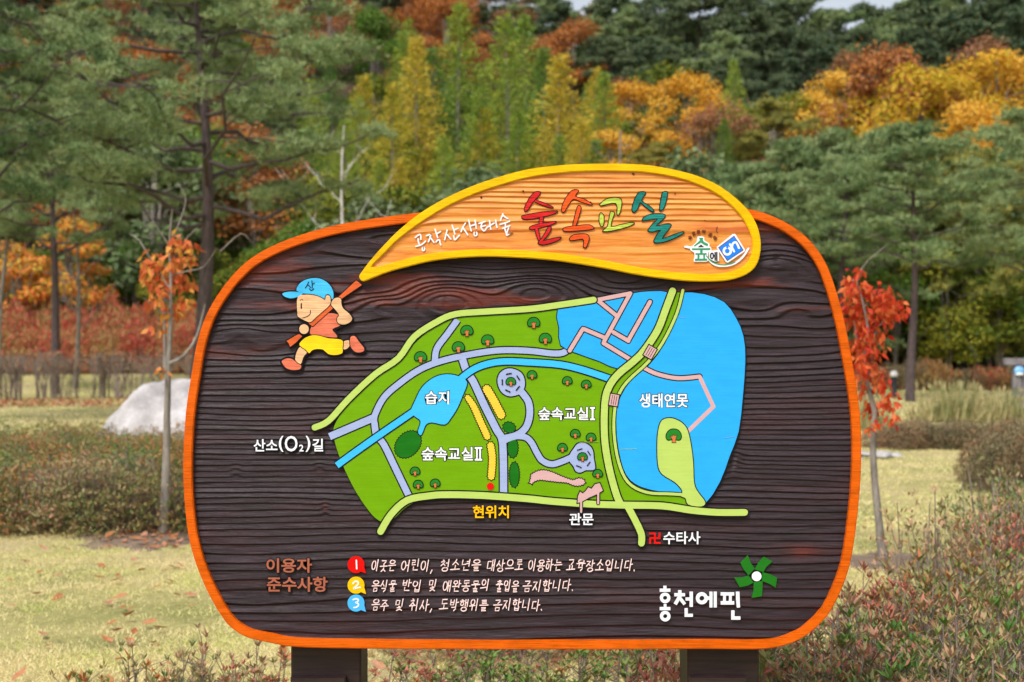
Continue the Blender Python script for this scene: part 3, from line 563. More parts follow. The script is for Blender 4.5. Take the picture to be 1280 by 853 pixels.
# ---- lettering
def glyph_mesh(ch, off):
    c = bpy.data.curves.new('glyph', 'FONT'); c.body = ch; c.size = 1; c.offset = off; c.resolution_u = 3
    o = bpy.data.objects.new('glyph', c); COL.objects.link(o); bpy.context.view_layer.update()
    me = bpy.data.meshes.new_from_object(o); V = np.array([v.co[:2] for v in me.vertices]); F = [tuple(p.vertices) for p in me.polygons]
    bpy.data.objects.remove(o); bpy.data.meshes.remove(me); return V, F
_g = {}
def glyph(ch, off):
    if (ch, off) not in _g: _g[(ch, off)] = glyph_mesh(ch, off)
    return _g[(ch, off)]
def text(s, x0, x1, y0, y1, t, mat, parent, bold=.020, out=.045, adv=.92, name='letter', edge=C_BLACK, rot=0):
    """each character a mesh of its own, the line fitted to the box in photo pixels"""
    xoff = 0; items = []; lo = [9, 9]; hi = [-9, -9]
    for ch in s:
        a_ = adv if ord(ch) > 0x2fff else .62
        V, F = glyph(ch, bold)
        if ch in 'ⅠⅡ':        # serif roman numerals
            items.append((ch, None, None, xoff)); mnx, mxx = xoff + .05, xoff + (.42 if ch == 'Ⅰ' else .58); lo = [min(lo[0], mnx), min(lo[1], 0)]; hi = [max(hi[0], mxx), hi[1]]; xoff += .5; continue
        W_ = V + [xoff, 0]; items.append((ch, V, F, xoff)); lo = [min(lo[0], W_[:, 0].min()), min(lo[1], W_[:, 1].min())]; hi = [max(hi[0], W_[:, 0].max()), max(hi[1], W_[:, 1].max())]; xoff += a_
    sx = (x1 - x0) / (hi[0] - lo[0]); sy = (y1 - y0) / (hi[1] - lo[1]); cx, cy = (x0 + x1) / 2, (y0 + y1) / 2; ca, sa = math.cos(rot), math.sin(rot)
    def m(x, y, tt):
        px = x0 + (x - lo[0]) * sx; py = y1 - (y - lo[1]) * sy; dx, dy = px - cx, py - cy
        return P(cx + dx * ca - dy * sa, cy + dx * sa + dy * ca, tt)
    for ch, V, F, xo in items:
        tt = t + eps(); VV = []; FF = []; MM = []
        for off, tl, mi in ((bold + out, tt - .0003, 1), (bold, tt, 0)):
            if mi == 1 and not out: continue
            if V is None:
                wd = .36 if ch == 'Ⅰ' else .52; e = (off - bold); y_lo, y_hi = lo[1], hi[1]
                bars = [(0, wd, y_lo, y_lo + .13), (0, wd, y_hi - .13, y_hi)] + ([(wd/2-.075, wd/2+.075, y_lo + .13, y_hi - .13)] if ch == 'Ⅰ' else [(.09, .21, y_lo + .13, y_hi - .13), (.31, .43, y_lo + .13, y_hi - .13)])
                for (a, b_, c, d) in bars:
                    bb = len(VV); VV += [m(xo + .05 + a - e, c - e, tl), m(xo + .05 + b_ + e, c - e, tl), m(xo + .05 + b_ + e, d + e, tl), m(xo + .05 + a - e, d + e, tl)]; FF.append((bb, bb+1, bb+2, bb+3)); MM.append(mi); tl += 2e-6
                continue
            V2, F2_ = glyph(ch, off); bb = len(VV)
            VV += [m(x + xo, y, tl) for x, y in V2]; FF += [tuple(bb + i for i in f) for f in F2_]; MM += [mi] * len(F2_)
            # side walls down to the wood
            ed = {}
            for f in F2_:
                for i in range(len(f)):
                    k = (f[i], f[(i+1) % len(f)]); ed[k] = ed.get((k[1], k[0]), 0) and -1 or 1
                    if ed[k] == -1: ed[(k[1], k[0])] = -1
            nb = len(VV); VV += [m(x + xo, y, tl - .003) for x, y in V2]
            for (a, b_), v_ in ed.items():
                if v_ == 1: FF.append((bb + b_, bb + a, nb + a, nb + b_)); MM.append(mi)
        finish(name, {'V': VV, 'F': FF, 'M': MM}, [mat, edge], parent)
TW = .0010
text('습지', 531.5, 561.5, 489, 505.5, F2 + .0005, C_WHITE, field); text('숲속교실Ⅰ', 673, 744, 509, 525.5, TB + .0008, C_WHITE, field)
text('숲속교실Ⅱ', 527, 603, 559, 576, TB + .0008, C_WHITE, field); text('생태연못', 799, 860, 492, 509.5, F2 + .0005, C_WHITE, field)
text('산소', 317, 347, 549, 564.5, TW, C_WHITE, sign); text('(', 348.5, 354.5, 545, 565, TW, C_WHITE, sign, bold=.02); text('O', 356, 372, 545, 564.5, TW, C_WHITE, sign, bold=.012)
text('2', 374, 379.5, 556, 564.5, TW, C_WHITE, sign, bold=.02); text(')', 382, 388, 545, 565, TW, C_WHITE, sign, bold=.02); text('길', 390.5, 404, 548.5, 564.5, TW, C_WHITE, sign)
text('현위치', 591, 636, 632, 648, TW, C_AMBER, sign); text('관문', 711.5, 742, 641.5, 656.5, TW, C_WHITE, sign); text('수타사', 829, 875.5, 664.5, 680.5, TW, C_WHITE, sign)
text('卍', 811.5, 826, 666, 680, TW, C_RED, sign, bold=.03, out=0); text('이용자', 333, 390, 698, 716, TW, C_BROWN, sign, bold=.022); text('준수사항', 333.5, 409.5, 721, 740, TW, C_BROWN, sign, bold=.022)

# handwriting: one-line strokes of each hangul element in a unit box (y down)
O_ = [(.5 + .5*math.sin(a), .5 - .5*math.cos(a)) for a in np.linspace(0, 2*math.pi, 11)]
CON = {'ㄱ':[[(.05,.12),(.85,.08),(.8,.5),(.5,1)]],'ㄴ':[[(.12,0),(.12,.85),(.95,.8)]],'ㄷ':[[(.9,.08),(.12,.1),(.1,.9),(.95,.85)]],'ㄹ':[[(.08,.08),(.85,.05),(.8,.45),(.15,.5),(.15,.95),(.95,.9)]],
 'ㅁ':[[(.12,.08),(.15,.92),(.85,.9),(.88,.08),(.12,.08)]],'ㅂ':[[(.12,0),(.15,.95),(.85,.92),(.9,0)],[(.12,.5),(.86,.46)]],'ㅅ':[[(.55,0),(.4,.5),(.05,1)],[(.45,.45),(.7,.7),(.95,.95)]],'ㅇ':[O_],
 'ㅈ':[[(.05,.12),(.85,.08),(.5,.55),(.05,1)],[(.5,.5),(.95,.95)]],'ㅊ':[[(.35,-.1),(.6,-.02)],[(.05,.25),(.85,.2),(.5,.6),(.05,1)],[(.5,.58),(.95,.95)]],'ㅍ':[[(.05,.1),(.95,.05)],[(.3,.1),(.35,.9)],[(.7,.1),(.65,.9)],[(0,.95),(1,.88)]],
 'ㅎ':[[(.35,-.12),(.6,-.05)],[(.05,.18),(.95,.12)],[(.5+.36*math.sin(a),.66-.32*math.cos(a)) for a in np.linspace(0,2*math.pi,10)]],'ㅋ':[[(.05,.12),(.85,.08),(.5,1)],[(.1,.5),(.75,.45)]],'ㅌ':[[(.9,.05),(.1,.1),(.1,.92),(.95,.88)],[(.1,.5),(.8,.46)]]}
VW = {'ㅏ':[[(.35,0),(.35,1)],[(.35,.5),(.95,.45)]],'ㅐ':[[(.2,.05),(.2,.95)],[(.2,.5),(.75,.47)],[(.75,0),(.75,1)]],'ㅑ':[[(.35,0),(.35,1)],[(.35,.35),(.9,.32)],[(.35,.62),(.9,.58)]],'ㅓ':[[(.05,.48),(.65,.45)],[(.65,0),(.65,1)]],'ㅔ':[[(0,.48),(.4,.46)],[(.4,.05),(.4,.95)],[(.85,0),(.85,1)]],
 'ㅕ':[[(.05,.32),(.65,.3)],[(.05,.62),(.65,.58)],[(.65,0),(.65,1)]],'ㅣ':[[(.5,0),(.48,1)]],'ㅗ':[[(.5,.1),(.5,.8)],[(0,.85),(1,.75)]],'ㅜ':[[(0,.2),(1,.1)],[(.5,.15),(.5,1)]],'ㅡ':[[(0,.55),(1,.42)]],'ㅛ':[[(.33,.1),(.35,.8)],[(.66,.1),(.66,.78)],[(0,.88),(1,.78)]],'ㅠ':[[(0,.2),(1,.1)],[(.33,.18),(.3,1)],[(.68,.14),(.68,1)]]}
CHO = 'ㄱㄲㄴㄷㄸㄹㅁㅂㅃㅅㅆㅇㅈㅉㅊㅋㅌㅍㅎ'; JUNG = 'ㅏㅐㅑㅒㅓㅔㅕㅖㅗㅘㅙㅚㅛㅜㅝㅞㅟㅠㅡㅢㅣ'; JONG = ['','ㄱ','ㄲ','ㄳ','ㄴ','ㄵ','ㄶ','ㄷ','ㄹ','ㄺ','ㄻ','ㄼ','ㄽ','ㄾ','ㄿ','ㅀ','ㅁ','ㅂ','ㅄ','ㅅ','ㅆ','ㅇ','ㅈ','ㅊ','ㅋ','ㅌ','ㅍ','ㅎ']
def syll(ch):
    k = ord(ch) - 0xac00; c, v, f = CHO[k // 588], JUNG[k % 588 // 28], JONG[k % 28]; S_ = []
    def add(src, x0, y0, x1, y1):
        for s_ in src: S_.append([(x0 + x*(x1-x0), y0 + y*(y1-y0)) for x, y in s_])
    comp = {'ㅘ':('ㅗ','ㅏ'),'ㅚ':('ㅗ','ㅣ'),'ㅟ':('ㅜ','ㅣ'),'ㅢ':('ㅡ','ㅣ'),'ㅝ':('ㅜ','ㅓ')}
    b_ = .6 if f else 1.0
    if v in comp:
        h, r_ = comp[v]; add(CON[c], .1, 0, .55, b_*.5); add(VW[h], 0, b_*.5, .66, b_*.98); add(VW[r_], .66, -.05, 1, b_)
    elif v in 'ㅏㅐㅑㅓㅔㅕㅣ': add(CON[c], .0, b_*.06, .5, b_*.86); add(VW[v], .55, -.05, 1.0, b_)
    elif v == 'ㅡ': add(CON[c], .15, 0, .85, b_*.55); add(VW[v], 0, b_*.6, 1, b_*1.0)
    else: add(CON[c], .15, 0, .85, b_*.48); add(VW[v], 0, b_*.5, 1, b_*1.0)
    if f: add(CON[f], .22, .68, .85, 1.02)
    return S_
hr = random.Random(5)
def hand(word, x0, x1, yc, ht, t, mat, parent, wd=1.15, slant=.16):
    units = [(.35 if c in ',.' else 1) for c in word]; tot = sum(units); pitch = (x1 - x0) / tot; x = x0
    for c, u in zip(word, units):
        if c in ',.': S_ = [[(.1,.92),(.16,1.0)]] if c == '.' else [[(.3,.9),(.1,1.2)]]; wbox = ht * .5
        else: S_ = syll(c); wbox = pitch * .84
        y0 = yc - ht/2 + hr.uniform(-.8, .8); acc = {'V': [], 'F': [], 'M': []}
        for s_ in S_:
            pts = [(x + a*wbox + (0.5 - b_)*ht*slant + hr.uniform(-.15,.15), y0 + b_*ht + hr.uniform(-.2,.2)) for a, b_ in s_]
            p = smooth(pts, 3, False) if len(pts) > 8 else np.array(pts); slab([stroke_outline(p, wd)], t - .003, t + eps(), 0, acc)
        finish('letter', acc, [mat], parent); x += pitch * u
for wds, yc in ([('이곳은',465,496),('어린이,',502,543),('청소년을',551,603),('대상으로',609,656),('이용하는',661,704),('교육장소입니다.',709,797)],707), ([('음식물',465,497),('반입',503,529),('및',536,548),('애완동물의',554,613),('출입을',620,650),('금지합니다.',654,720)],732.5), ([('음주',465,487),('및',494,507),('취사,',512,543),('도박행위를',550,612),('금지합니다.',617,681)],756.5):
    for w_, a, b_ in wds: hand(w_, a, b_, yc, 13.5, TW - .0005, C_PINKISH, sign)
for (x, y, m_, dg) in [(445,706,C_NUMRED,'1'),(445,731.7,C_YELLOW,'2'),(445,754,paint('bubble_blue_paint',(70,170,238),.4,.2,.03),'3')]:
    th = np.linspace(.95, 2*math.pi + .25, 24); p = [(x + 10.6*math.cos(a), y + 10.6*math.sin(a)) for a in th] + [(x + 12.5, y + 11)]
    o = shape('number_bubble', p, TW, m_, sign, 0, smoothn=0)
    D = {'1':[(.5,-5.5),(1.0,5)],'2':[(-3.8,-2.2),(-1.2,-4.8),(2.6,-4.2),(2.2,-.8),(-3,4.2),(.8,3.4),(5.4,2.6)],'3':[(-3.6,-4.2),(0,-5.4),(3,-4.2),(2,-1.6),(-.4,-.7),(2.8,.6),(2.8,3.4),(.2,5.2),(-2.6,5.6)]}[dg]
    line('letter', [(x + a, y + b_) for a, b_ in D], 1.8, TW + .0008, C_WHITE, o, .0)
# subtitle brush strokes
def c9(x, y): return (510 + x / 9.143, 260 + y / 9.143)
def oval(cx, cy, rx, ry): return [(cx + rx*math.sin(a), cy - ry*math.cos(a)) for a in np.linspace(0, 2*math.pi, 10)]
SUB = [[[(88,345),(110,325),(140,310),(150,325),(152,365)],[(120,360),(122,385),(132,420)],[(95,445),(150,430),(185,405),(205,385)],oval(180,473,13,20)],
 [[(215,325),(255,310),(268,305),(255,350),(238,392)],[(255,335),(275,365),(300,400)],[(312,250),(325,290),(343,345)],[(335,300),(375,278)],[(325,395),(345,372),(365,375),(368,400),(378,428)]],
 [[(450,258),(440,300),(422,372)],[(450,310),(470,335),(492,362)],[(507,205),(525,255),(538,305)],[(528,260),(575,238)],[(525,325),(535,370),(560,350),(590,318)]],
 [[(658,182),(630,225),(608,280)],[(630,232),(660,275),(685,315)],[(697,145),(708,205),(725,270)],[(715,215),(770,195)],[(768,148),(775,190),(782,240)],oval(773,303,17,22)],
 [[(812,185),(850,172),(882,162)],[(850,175),(835,225),(870,270),(900,235),(910,222)],[(835,222),(885,208)],[(933,150),(938,200),(948,250)],[(910,225),(960,195),(985,180)],[(1003,145),(1008,185),(1018,230)]],
 [[(1085,75),(1072,110),(1058,150)],[(1085,90),(1115,115),(1142,130)],[(1052,195),(1105,180),(1160,160)],[(1112,185),(1115,230)],[(1082,240),(1125,225),(1165,210)],[(1105,240),(1120,290)],[(1150,235),(1130,290),(1128,318),(1160,300),(1190,285)]]]
TPL = .0175
for sy in SUB:
    acc = {'V': [], 'F': [], 'M': []}
    for s_ in sy: slab([stroke_outline(smooth([c9(*p) for p in s_], 4, False), 1.75)], TPL - .005, TPL + eps(), 0, acc)
    finish('letter', acc, [C_WHITE], plq)
for i, (x, y, a, b_) in enumerate([(691,215.5,1.3,.7),(791,218.5,1.8,.8),(601.7,247.7,.9,1.2),(654,240,1.5,1.0),(738,254,1.4,.9),(843,243,.9,.6),(880,276,.8,.6)]): shape('stain', ell(x, y, a, b_, 20*i), TPL + .004 if y > 225 and 0 else TPL, C_BLACK, plq, 0, smoothn=0)
# title: four big carved syllables
def c1(x, y): return (640 + x / 5.818, 230 + y / 5.818)
T1 = [[(165,62),(205,62),(200,90),(175,115),(145,150),(125,185),(105,205),(90,205),(88,180),(100,150),(125,105)],[(168,120),(215,135),(265,155),(298,172),(295,182),(265,178),(215,160),(165,138)],
 [(75,235),(130,222),(200,210),(260,203),(325,200),(325,215),(290,230),(230,245),(170,258),(110,266),(80,262),(68,248)],[(200,245),(228,243),(224,292),(195,297)],[(125,320),(150,305),(200,293),(260,283),(315,275),(320,285),(295,300),(240,318),(190,330),(150,338),(128,335)],
 [(165,330),(190,327),(205,400),(200,415),(188,412),(172,370)],[(262,315),(285,317),(280,350),(245,398),(230,415),(290,400),(350,388),(355,400),(330,420),(280,438),(225,450),(190,440),(190,425),(215,395),(240,355)]]
T2 = [[(440,48),(480,48),(480,65),(462,95),(520,112),(575,145),(580,158),(550,155),(490,135),(445,118),(410,160),(385,205),(372,213),(358,205),(360,170),(385,110),(415,70)],[(470,175),(488,160),(503,180),(490,230),(470,295),(460,310),(438,308),(448,260)],
 [(370,325),(410,313),(480,305),(560,300),(597,325),(570,338),(500,345),(420,352),(380,350),(368,340)],[(415,400),(440,375),(490,366),(540,368),(562,395),(550,440),(535,470),(515,462),(518,430),(512,408),(470,412),(425,418)]]
T3 = [[(640,145),(680,115),(740,102),(785,110),(797,135),(790,190),(775,232),(757,225),(760,190),(750,148),(700,152),(650,165),(635,160)],[(635,220),(650,215),(668,240),(665,300),(652,318),(638,308),(628,265)],
 [(710,210),(722,203),(745,215),(735,245),(718,312),(780,300),(850,285),(885,285),(880,300),(840,318),(760,340),(690,352),(655,350),(665,335),(690,310),(700,260)]]
T4 = [[(930,60),(965,62),(965,85),(940,125),(990,160),(1025,190),(1028,210),(1000,200),(960,170),(930,145),(915,180),(890,212),(870,205),(868,175),(885,120),(905,80)],[(1090,65),(1125,60),(1125,100),(1110,160),(1095,190),(1070,203),(1068,170),(1078,110)],
 [(940,270),(955,245),(1010,222),(1090,220),(1112,238),(1090,270),(1045,310),(1100,295),(1140,292),(1155,305),(1130,345),(1090,400),(1160,375),(1240,350),(1240,365),(1200,390),(1130,420),(1060,435),(1030,432),(1028,410),(1055,360),(1075,340),(1020,355),(988,350),(985,335),(1020,290),(1050,262),(1000,268),(950,275)]]
for polys, mt in ((T1, C_TRED), (T2, C_TORANGE), (T3, C_TLIME), (T4, C_TTEAL)):
    acc = {'V': [], 'F': [], 'M': []}
    for q in polys:
        p = smooth([c1(*a) for a in q], 2); slab([offset(p, .35)], TPL - .006, TPL + eps(), 1, acc)
    for q in polys:
        p = smooth([c1(*a) for a in q], 2); slab([offset(p, -.75)], TPL - .006, TPL + .0008 + eps(), 0, acc)
    finish('letter', acc, [mt, C_BLACK], plq)
# small emblem
def c2(x, y): return (840 + x / 11.37, 275 + y / 11.37)
def flat(name, pts, t, mat, parent, sm=0): return shape(name, [c2(*p) for p in pts], t, mat, parent, 0, smoothn=sm)
emb = flat('emblem', [(350,247),(400,240),(445,250),(448,300),(520,345),(520,385),(545,400),(548,445),(500,462),(498,592),(470,602),(300,602),(298,575),(310,520),(305,470),(258,445),(240,415),(165,400),(160,378),(200,372),(250,385),(288,370),(340,320)], TPL + .001, C_WHITE, plq)
for q in ([(365,262),(432,262),(425,290),(440,320),(500,350),(492,382),(440,360),(400,330),(360,352),(310,385),(298,375),(350,330),(382,300),(380,275)], [(272,412),(530,408),(530,434),(272,434)], [(388,434),(422,434),(422,480),(388,480)], [(322,480),(478,480),(478,502),(322,502)], [(350,502),(376,502),(376,558),(350,558)], [(432,502),(456,502),(456,558),(432,558)], [(315,558),(485,558),(485,586),(315,586)]):
    flat('emblem_letter', q, TPL + .0018, C_LOGOG, emb)
flat('emblem_letter', [(355,395),(400,358),(440,392)], TPL + .0018, C_BLACK, emb)
def sw(pts, wd, mat, t, nm='swoosh'): return line(nm, [c2(*p) for p in pts], wd / 11.37, t, mat, emb, 0)
sw([(490,545),(560,620),(640,655),(740,660),(840,640),(930,590),(1010,510),(1070,415)], 28, C_WHITE, TPL + .0013); sw([(478,520),(540,590),(620,630),(720,645),(820,630),(880,605)], 15, C_LOGOG, TPL + .002)
flat('emblem_tile_backing', [(505,450),(655,430),(655,590),(600,600),(520,560)], TPL + .0012, C_WHITE, emb); text('에', *[c2(525,465)[0], c2(632,465)[0], c2(0,462)[1], c2(0,590)[1]], TPL + .0022, C_BLACK, emb, bold=.03, out=0)
dm = lambda k: [(868 + (x - 822) * k - 46, 410 + (y - 410) * k) for x, y in [(870,204),(1022,438),(765,614),(620,392)]]
flat('emblem_tile', [(x, y) for x, y in [(850,208),(885,208),(1020,425),(1022,450),(785,612),(755,610),(624,408),(626,388)]], TPL + .0014, C_WHITE, emb)
flat('emblem_tile', [(868,232),(1003,437),(770,592),(642,400)], TPL + .0018, C_ARC, emb); flat('emblem_tile', [(868,246),(988,436),(775,580),(656,404)], TPL + .0022, C_LOGOB, emb)
sw(oval(770,450,50,50), 33, C_WHITE, TPL + .0028, 'emblem_letter'); sw([(808,355),(835,400),(866,455)], 30, C_WHITE, TPL + .0028, 'emblem_letter'); sw([(835,395),(850,345),(885,325),(910,350),(935,408)], 30, C_WHITE, TPL + .0029, 'emblem_letter')
for ch, x, y, r_ in (('숲',245,255,-45),('으',298,200,-25),('로',365,178,-6),('의',437,172,8),('초',535,215,32),('대',598,262,45)):
    a, b_ = c2(x, y); text(ch, a - 2.3, a + 2.3, b_ - 2.3, b_ + 2.3, TPL + .0002, C_ARC, plq, bold=.03, out=0, rot=math.radians(r_))
line('letter', [c2(632,108), c2(618,150), c2(635,190)], .8, TPL + .0002, C_ARC, plq, 0)
# place name and pinwheel, lower right
def c8(x, y): return (800 + x / 6.4, 690 + y / 6.4)
def blocks(items):
    acc = {'V': [], 'F': [], 'M': []}
    for it in items:
        if len(it) == 3: cx, cy, (ro, ri) = it; a = [c8(*p) for p in ell(cx, cy, ro, ro)]; b_ = [c8(*p) for p in ell(cx, cy, ri, ri)]; lo = [np.array(a), np.array(b_)]
        elif len(it) == 4: x0, y0, x1, y1 = it; lo = [np.array([c8(x0,y0), c8(x1,y0), c8(x1,y1), c8(x0,y1)])]
        else: lo = [np.array([c8(*p) for p in it])]
        slab(lo, TW - .005, TW + eps(), 0, acc)
    finish('letter', acc, [C_WHITE], sign)
def bar(x0, y0, x1, y1, w_): d = np.array([x1-x0, y1-y0], float); n = np.array([-d[1], d[0]]) / np.linalg.norm(d) * w_ / 2; a, b_ = np.array([x0,y0]), np.array([x1,y1]); return [tuple(a+n), tuple(b_+n), tuple((b_*1.0)), tuple(b_-n), tuple(a-n)]
blocks([(187,273,212,298),(158,296,243,320),(201,369,(42,17)),(190,418,212,445),(158,443,243,467),(202,515,(42,17))])
blocks([(305,308,332,334),(275,332,360,356),bar(322,350,282,420,26),bar(318,368,358,420,26),(397,320,423,440),(365,367,399,390),(357,452,382,520),(380,497,423,520)])
blocks([(495,372,(48,20)),(536,358,558,384),(556,320,580,445),(590,320,614,445)])
blocks([(646,325,753,350),(665,348,687,398),(712,348,734,398),(646,396,753,422),[(768,320),(795,320),(800,445),(775,447),(768,380)],(730,470,756,543),(754,518,803,543)])
pw = shape('pinwheel', [c8(*p) for p in ell(932,195,39,39)], TW + .001, C_WHITE, sign, .5, smoothn=0)
for q in [[(862,28),(803,88),(828,140),(868,187),(917,135),(885,85)],[(990,38),(1060,77),(1012,118),(985,162),(918,140),(945,88)],[(980,163),(1040,180),(1097,207),(1085,288),(1040,258),(975,232)],[(755,206),(820,205),(868,190),(908,245),(860,270),(797,283)],[(910,238),(980,235),(980,290),(975,355),(893,368),(908,310)]]:
    shape('pinwheel_blade', [c8(*p) for p in q], TW, C_PIN, pw, 0, smoothn=0)
# the running boy
def c7(x, y): return (340 + x / 5.686, 330 + y / 5.686)
boy = shape('runner_shirt', [c7(*p) for p in [(330,395),(380,360),(430,352),(475,365),(465,385),(470,420),(485,438),(430,465),(455,500),(462,522),(400,520),(340,508),(275,500),(280,450)]], .0025, C_SALMON, sign, 2.0)
def bp(name, pts, t, mat, sm=3, e=1.9):
    p = np.array([c7(*q) for q in pts]); p = smooth(p, sm) if sm else p; t = .0025 + t; acc = {'V': [], 'F': [], 'M': []}
    slab([offset(p, e * 1.25)], -.003, .0017 + eps(), 1, acc); slab([offset(p, 1.0)], t - .004, t - .00025 + eps(), 1, acc); slab([p], t - .004, t + eps(), 0, acc)
    return finish(name, acc, [mat, C_BLACK], boy)
bp('stick', [(600,118),(640,150),(500,245),(430,320),(290,445),(262,425),(395,310),(490,220)], .0008, C_STICK, 0, 1.0)
bp('stick', [(105,548),(180,505),(195,500),(215,515),(170,560),(130,590),(120,565)], .0008, C_STICK, 0, 1.2)
bp('cap', [(175,190),(190,150),(230,118),(285,103),(340,105),(390,130),(425,170),(438,210),(435,248),(420,248),(410,225),(395,215),(375,250),(350,235),(300,218),(240,212),(215,208)], .0012, C_CAP, 2)
bp('cap_brim', [(75,212),(110,200),(165,198),(222,212),(180,237),(130,245),(90,232)], .0014, C_CAP, 2, 1.5)
face = bp('face', [(185,235),(230,220),(290,222),(345,238),(378,258),(382,235),(395,222),(415,235),(418,275),(405,300),(360,340),(320,375),(280,412),(255,412),(220,395),(185,375),(182,345),(178,300)], .0016, C_SKIN, 2, .7)
for pts, wd in (([(210,284),(210,316)],1.6),([(203,262),(212,251),(222,260)],.6),([(275,330),(272,358),(250,375),(220,385)],.9)): line('face_mark', [c7(*p) for p in pts], wd, .0048, C_BLACK, boy, 0)
bp('arm', [(440,250),(470,240),(492,252),(495,290),(510,320),(545,350),(568,380),(565,405),(530,428),(490,430),(468,415),(465,385),(478,365),(455,330),(428,300),(422,280)], .0018, C_SKIN, 3, 1.4)
bp('fist', ell(229,464,34,34), .0018, C_SKIN, 0, 1.7)
bp('leg', [(508,555),(552,545),(548,590),(510,608)], .0002, C_SKIN); bp('leg', [(205,590),(250,625),(225,660),(205,712),(170,690),(168,660),(180,620)], .0002, C_SKIN)
bp('shorts', [(205,555),(240,525),(290,508),(340,512),(400,530),(470,535),(505,550),(502,600),(500,635),(450,648),(400,640),(365,610),(320,605),(285,615),(265,635),(240,610),(198,580)], .001, C_SHORTS, 2, 1.0)
bp('shoe', [(560,520),(590,515),(620,555),(655,600),(645,625),(600,628),(570,605),(556,570)], .0006, C_SALMON); bp('shoe', [(72,690),(110,672),(150,680),(185,710),(208,722),(200,748),(150,755),(105,742),(80,715)], .0006, C_SALMON)
for pts in ([(262,130),(250,155),(238,172)],[(258,150),(278,170)],[(285,120),(288,172)],[(288,145),(302,138)],[(268,178),(280,190),(298,178)]): line('face_mark', [c7(*p) for p in pts], 1.1, .0047, C_BLACK, boy, 0)

# posts: square timbers behind the board, bevelled, with a bolted rail
def box(x0, x1, y0, y1, z0, z1, bv=.006):
    V = []; F = []
    ring = [(x0+bv,y0),(x1-bv,y0),(x1,y0+bv),(x1,y1-bv),(x1-bv,y1),(x0+bv,y1),(x0,y1-bv),(x0,y0+bv)]
    zs = [z0, z1]
    for z in zs: V += [(x, y, z) for x, y in ring]
    for i in range(8): F.append((i, (i+1) % 8, 8 + (i+1) % 8, 8 + i))
    F += [tuple(range(7, -1, -1)), tuple(range(8, 16))]; return V, F
def boxobj(name, *a, mat=None, parent=None, bv=.006):
    V, F = box(*a, bv=bv); me = bpy.data.meshes.new(name); me.from_pydata(V, [], F); me.materials.append(mat); me.update(); return put(name, me, parent)
for x0, x1 in ((360, 449), (862, 953)):
    po = boxobj('post', (x0-640)*S, (x1-640)*S, DIST + .051, DIST + .24, -.2, P(0, 420)[2], mat=W_POST, parent=sign)
    boxobj('rail_bracket', (x0+2-640)*S, (x1-18-640)*S, DIST + .012, DIST + .050, P(0, 885)[2], P(0, 849)[2], mat=W_POST, parent=po, bv=.004)

# ------------------------------------------------------------------ BOULDER, BOLLARD, SIGNPOST, STONES
def boulder(name, x, y, z, sx, sy, sz, seed, label, mat, cat='boulder', group=None, pts=None):
    import bmesh
    bm = bmesh.new(); r = random.Random(seed)
    pts = pts or [(r.uniform(-1, 1), r.uniform(-1, 1), r.uniform(0, 1)) for _ in range(18)]
    vs = [bm.verts.new((a*sx, b_*sy, c*sz)) for a, b_, c in pts]; bmesh.ops.convex_hull(bm, input=vs)
    for v in [v for v in bm.verts if not v.link_faces]: bm.verts.remove(v)
    bmesh.ops.triangulate(bm, faces=bm.faces); bmesh.ops.subdivide_edges(bm, edges=bm.edges, cuts=3, use_grid_fill=True)
    for _ in range(1): bmesh.ops.smooth_vert(bm, verts=bm.verts, factor=.35, use_axis_x=True, use_axis_y=True, use_axis_z=True)
    bmesh.ops.subdivide_edges(bm, edges=bm.edges, cuts=1, use_grid_fill=True)
    co = np.array([v.co[:] for v in bm.verts]); q = co / max(sx, sz)
    dd = (vnoise(q[:,0]*4+seed, q[:,2]*4+q[:,1]*3, seed) - .5) * .09 + (vnoise(q[:,0]*13, q[:,2]*13+q[:,1]*9, seed+1) - .5) * .035
    bm.normal_update()
    for v, d in zip(bm.verts, dd): v.co += v.normal * d * max(sx, sz)
    me = bpy.data.meshes.new(name); bm.to_mesh(me); bm.free(); me.materials.append(mat)
    me.polygons.foreach_set('use_smooth', [True] * len(me.polygons)); return tag(put(name, me, None, (x, y, z)), label, cat, group)
rk, nt, b = newmat('pale_granite'); n = noise(nt, 1.6, 9, .62); n2 = noise(nt, 30, 5, .7); r = ramp(nt, [(.30, srgb(128,124,124)[:3]), (.48, srgb(176,172,172)[:3]), (.66, srgb(206,203,206)[:3])])
nt.links.new(n.outputs[0], r.inputs[0]); r2 = ramp(nt, [(.3,(.72,.7,.7)),(.6,(1,1,1))]); nt.links.new(n2.outputs[0], r2.inputs[0]); mm = nt.nodes.new('ShaderNodeMixRGB'); mm.blend_type='MULTIPLY'; mm.inputs[0].default_value=1
nt.links.new(r.outputs[0], mm.inputs[1]); nt.links.new(r2.outputs[0], mm.inputs[2]); nt.links.new(mm.outputs[0], b.inputs['Base Color']); b.inputs['Roughness'].default_value=.8; bump(nt, b, n.outputs[0], .9, .12)
BP = [(-1,-.1,.0),(-.98,.3,.05),(-.86,-.3,.22),(-.62,-.3,.52),(-.36,-.35,.86),(-.22,-.1,1),(.1,-.2,1.02),(.42,-.25,.99),(.9,-.1,.86),(1,-.2,.3),(1,.2,.1),(-.7,.7,.2),(-.1,.9,.6),(.6,.9,.5),(-.5,-.85,.0),(.1,-1,.0),(.7,-.9,0),(-.3,-.75,.45),(.35,-.8,.5),(-.85,-.6,0),(.8,.7,0)]
boulder('boulder', px_at(209, 22), 22, 0, 1.22, .8, 1.0, 3, 'large pale grey granite boulder behind the low azalea hedge left of the board', rk, pts=BP)
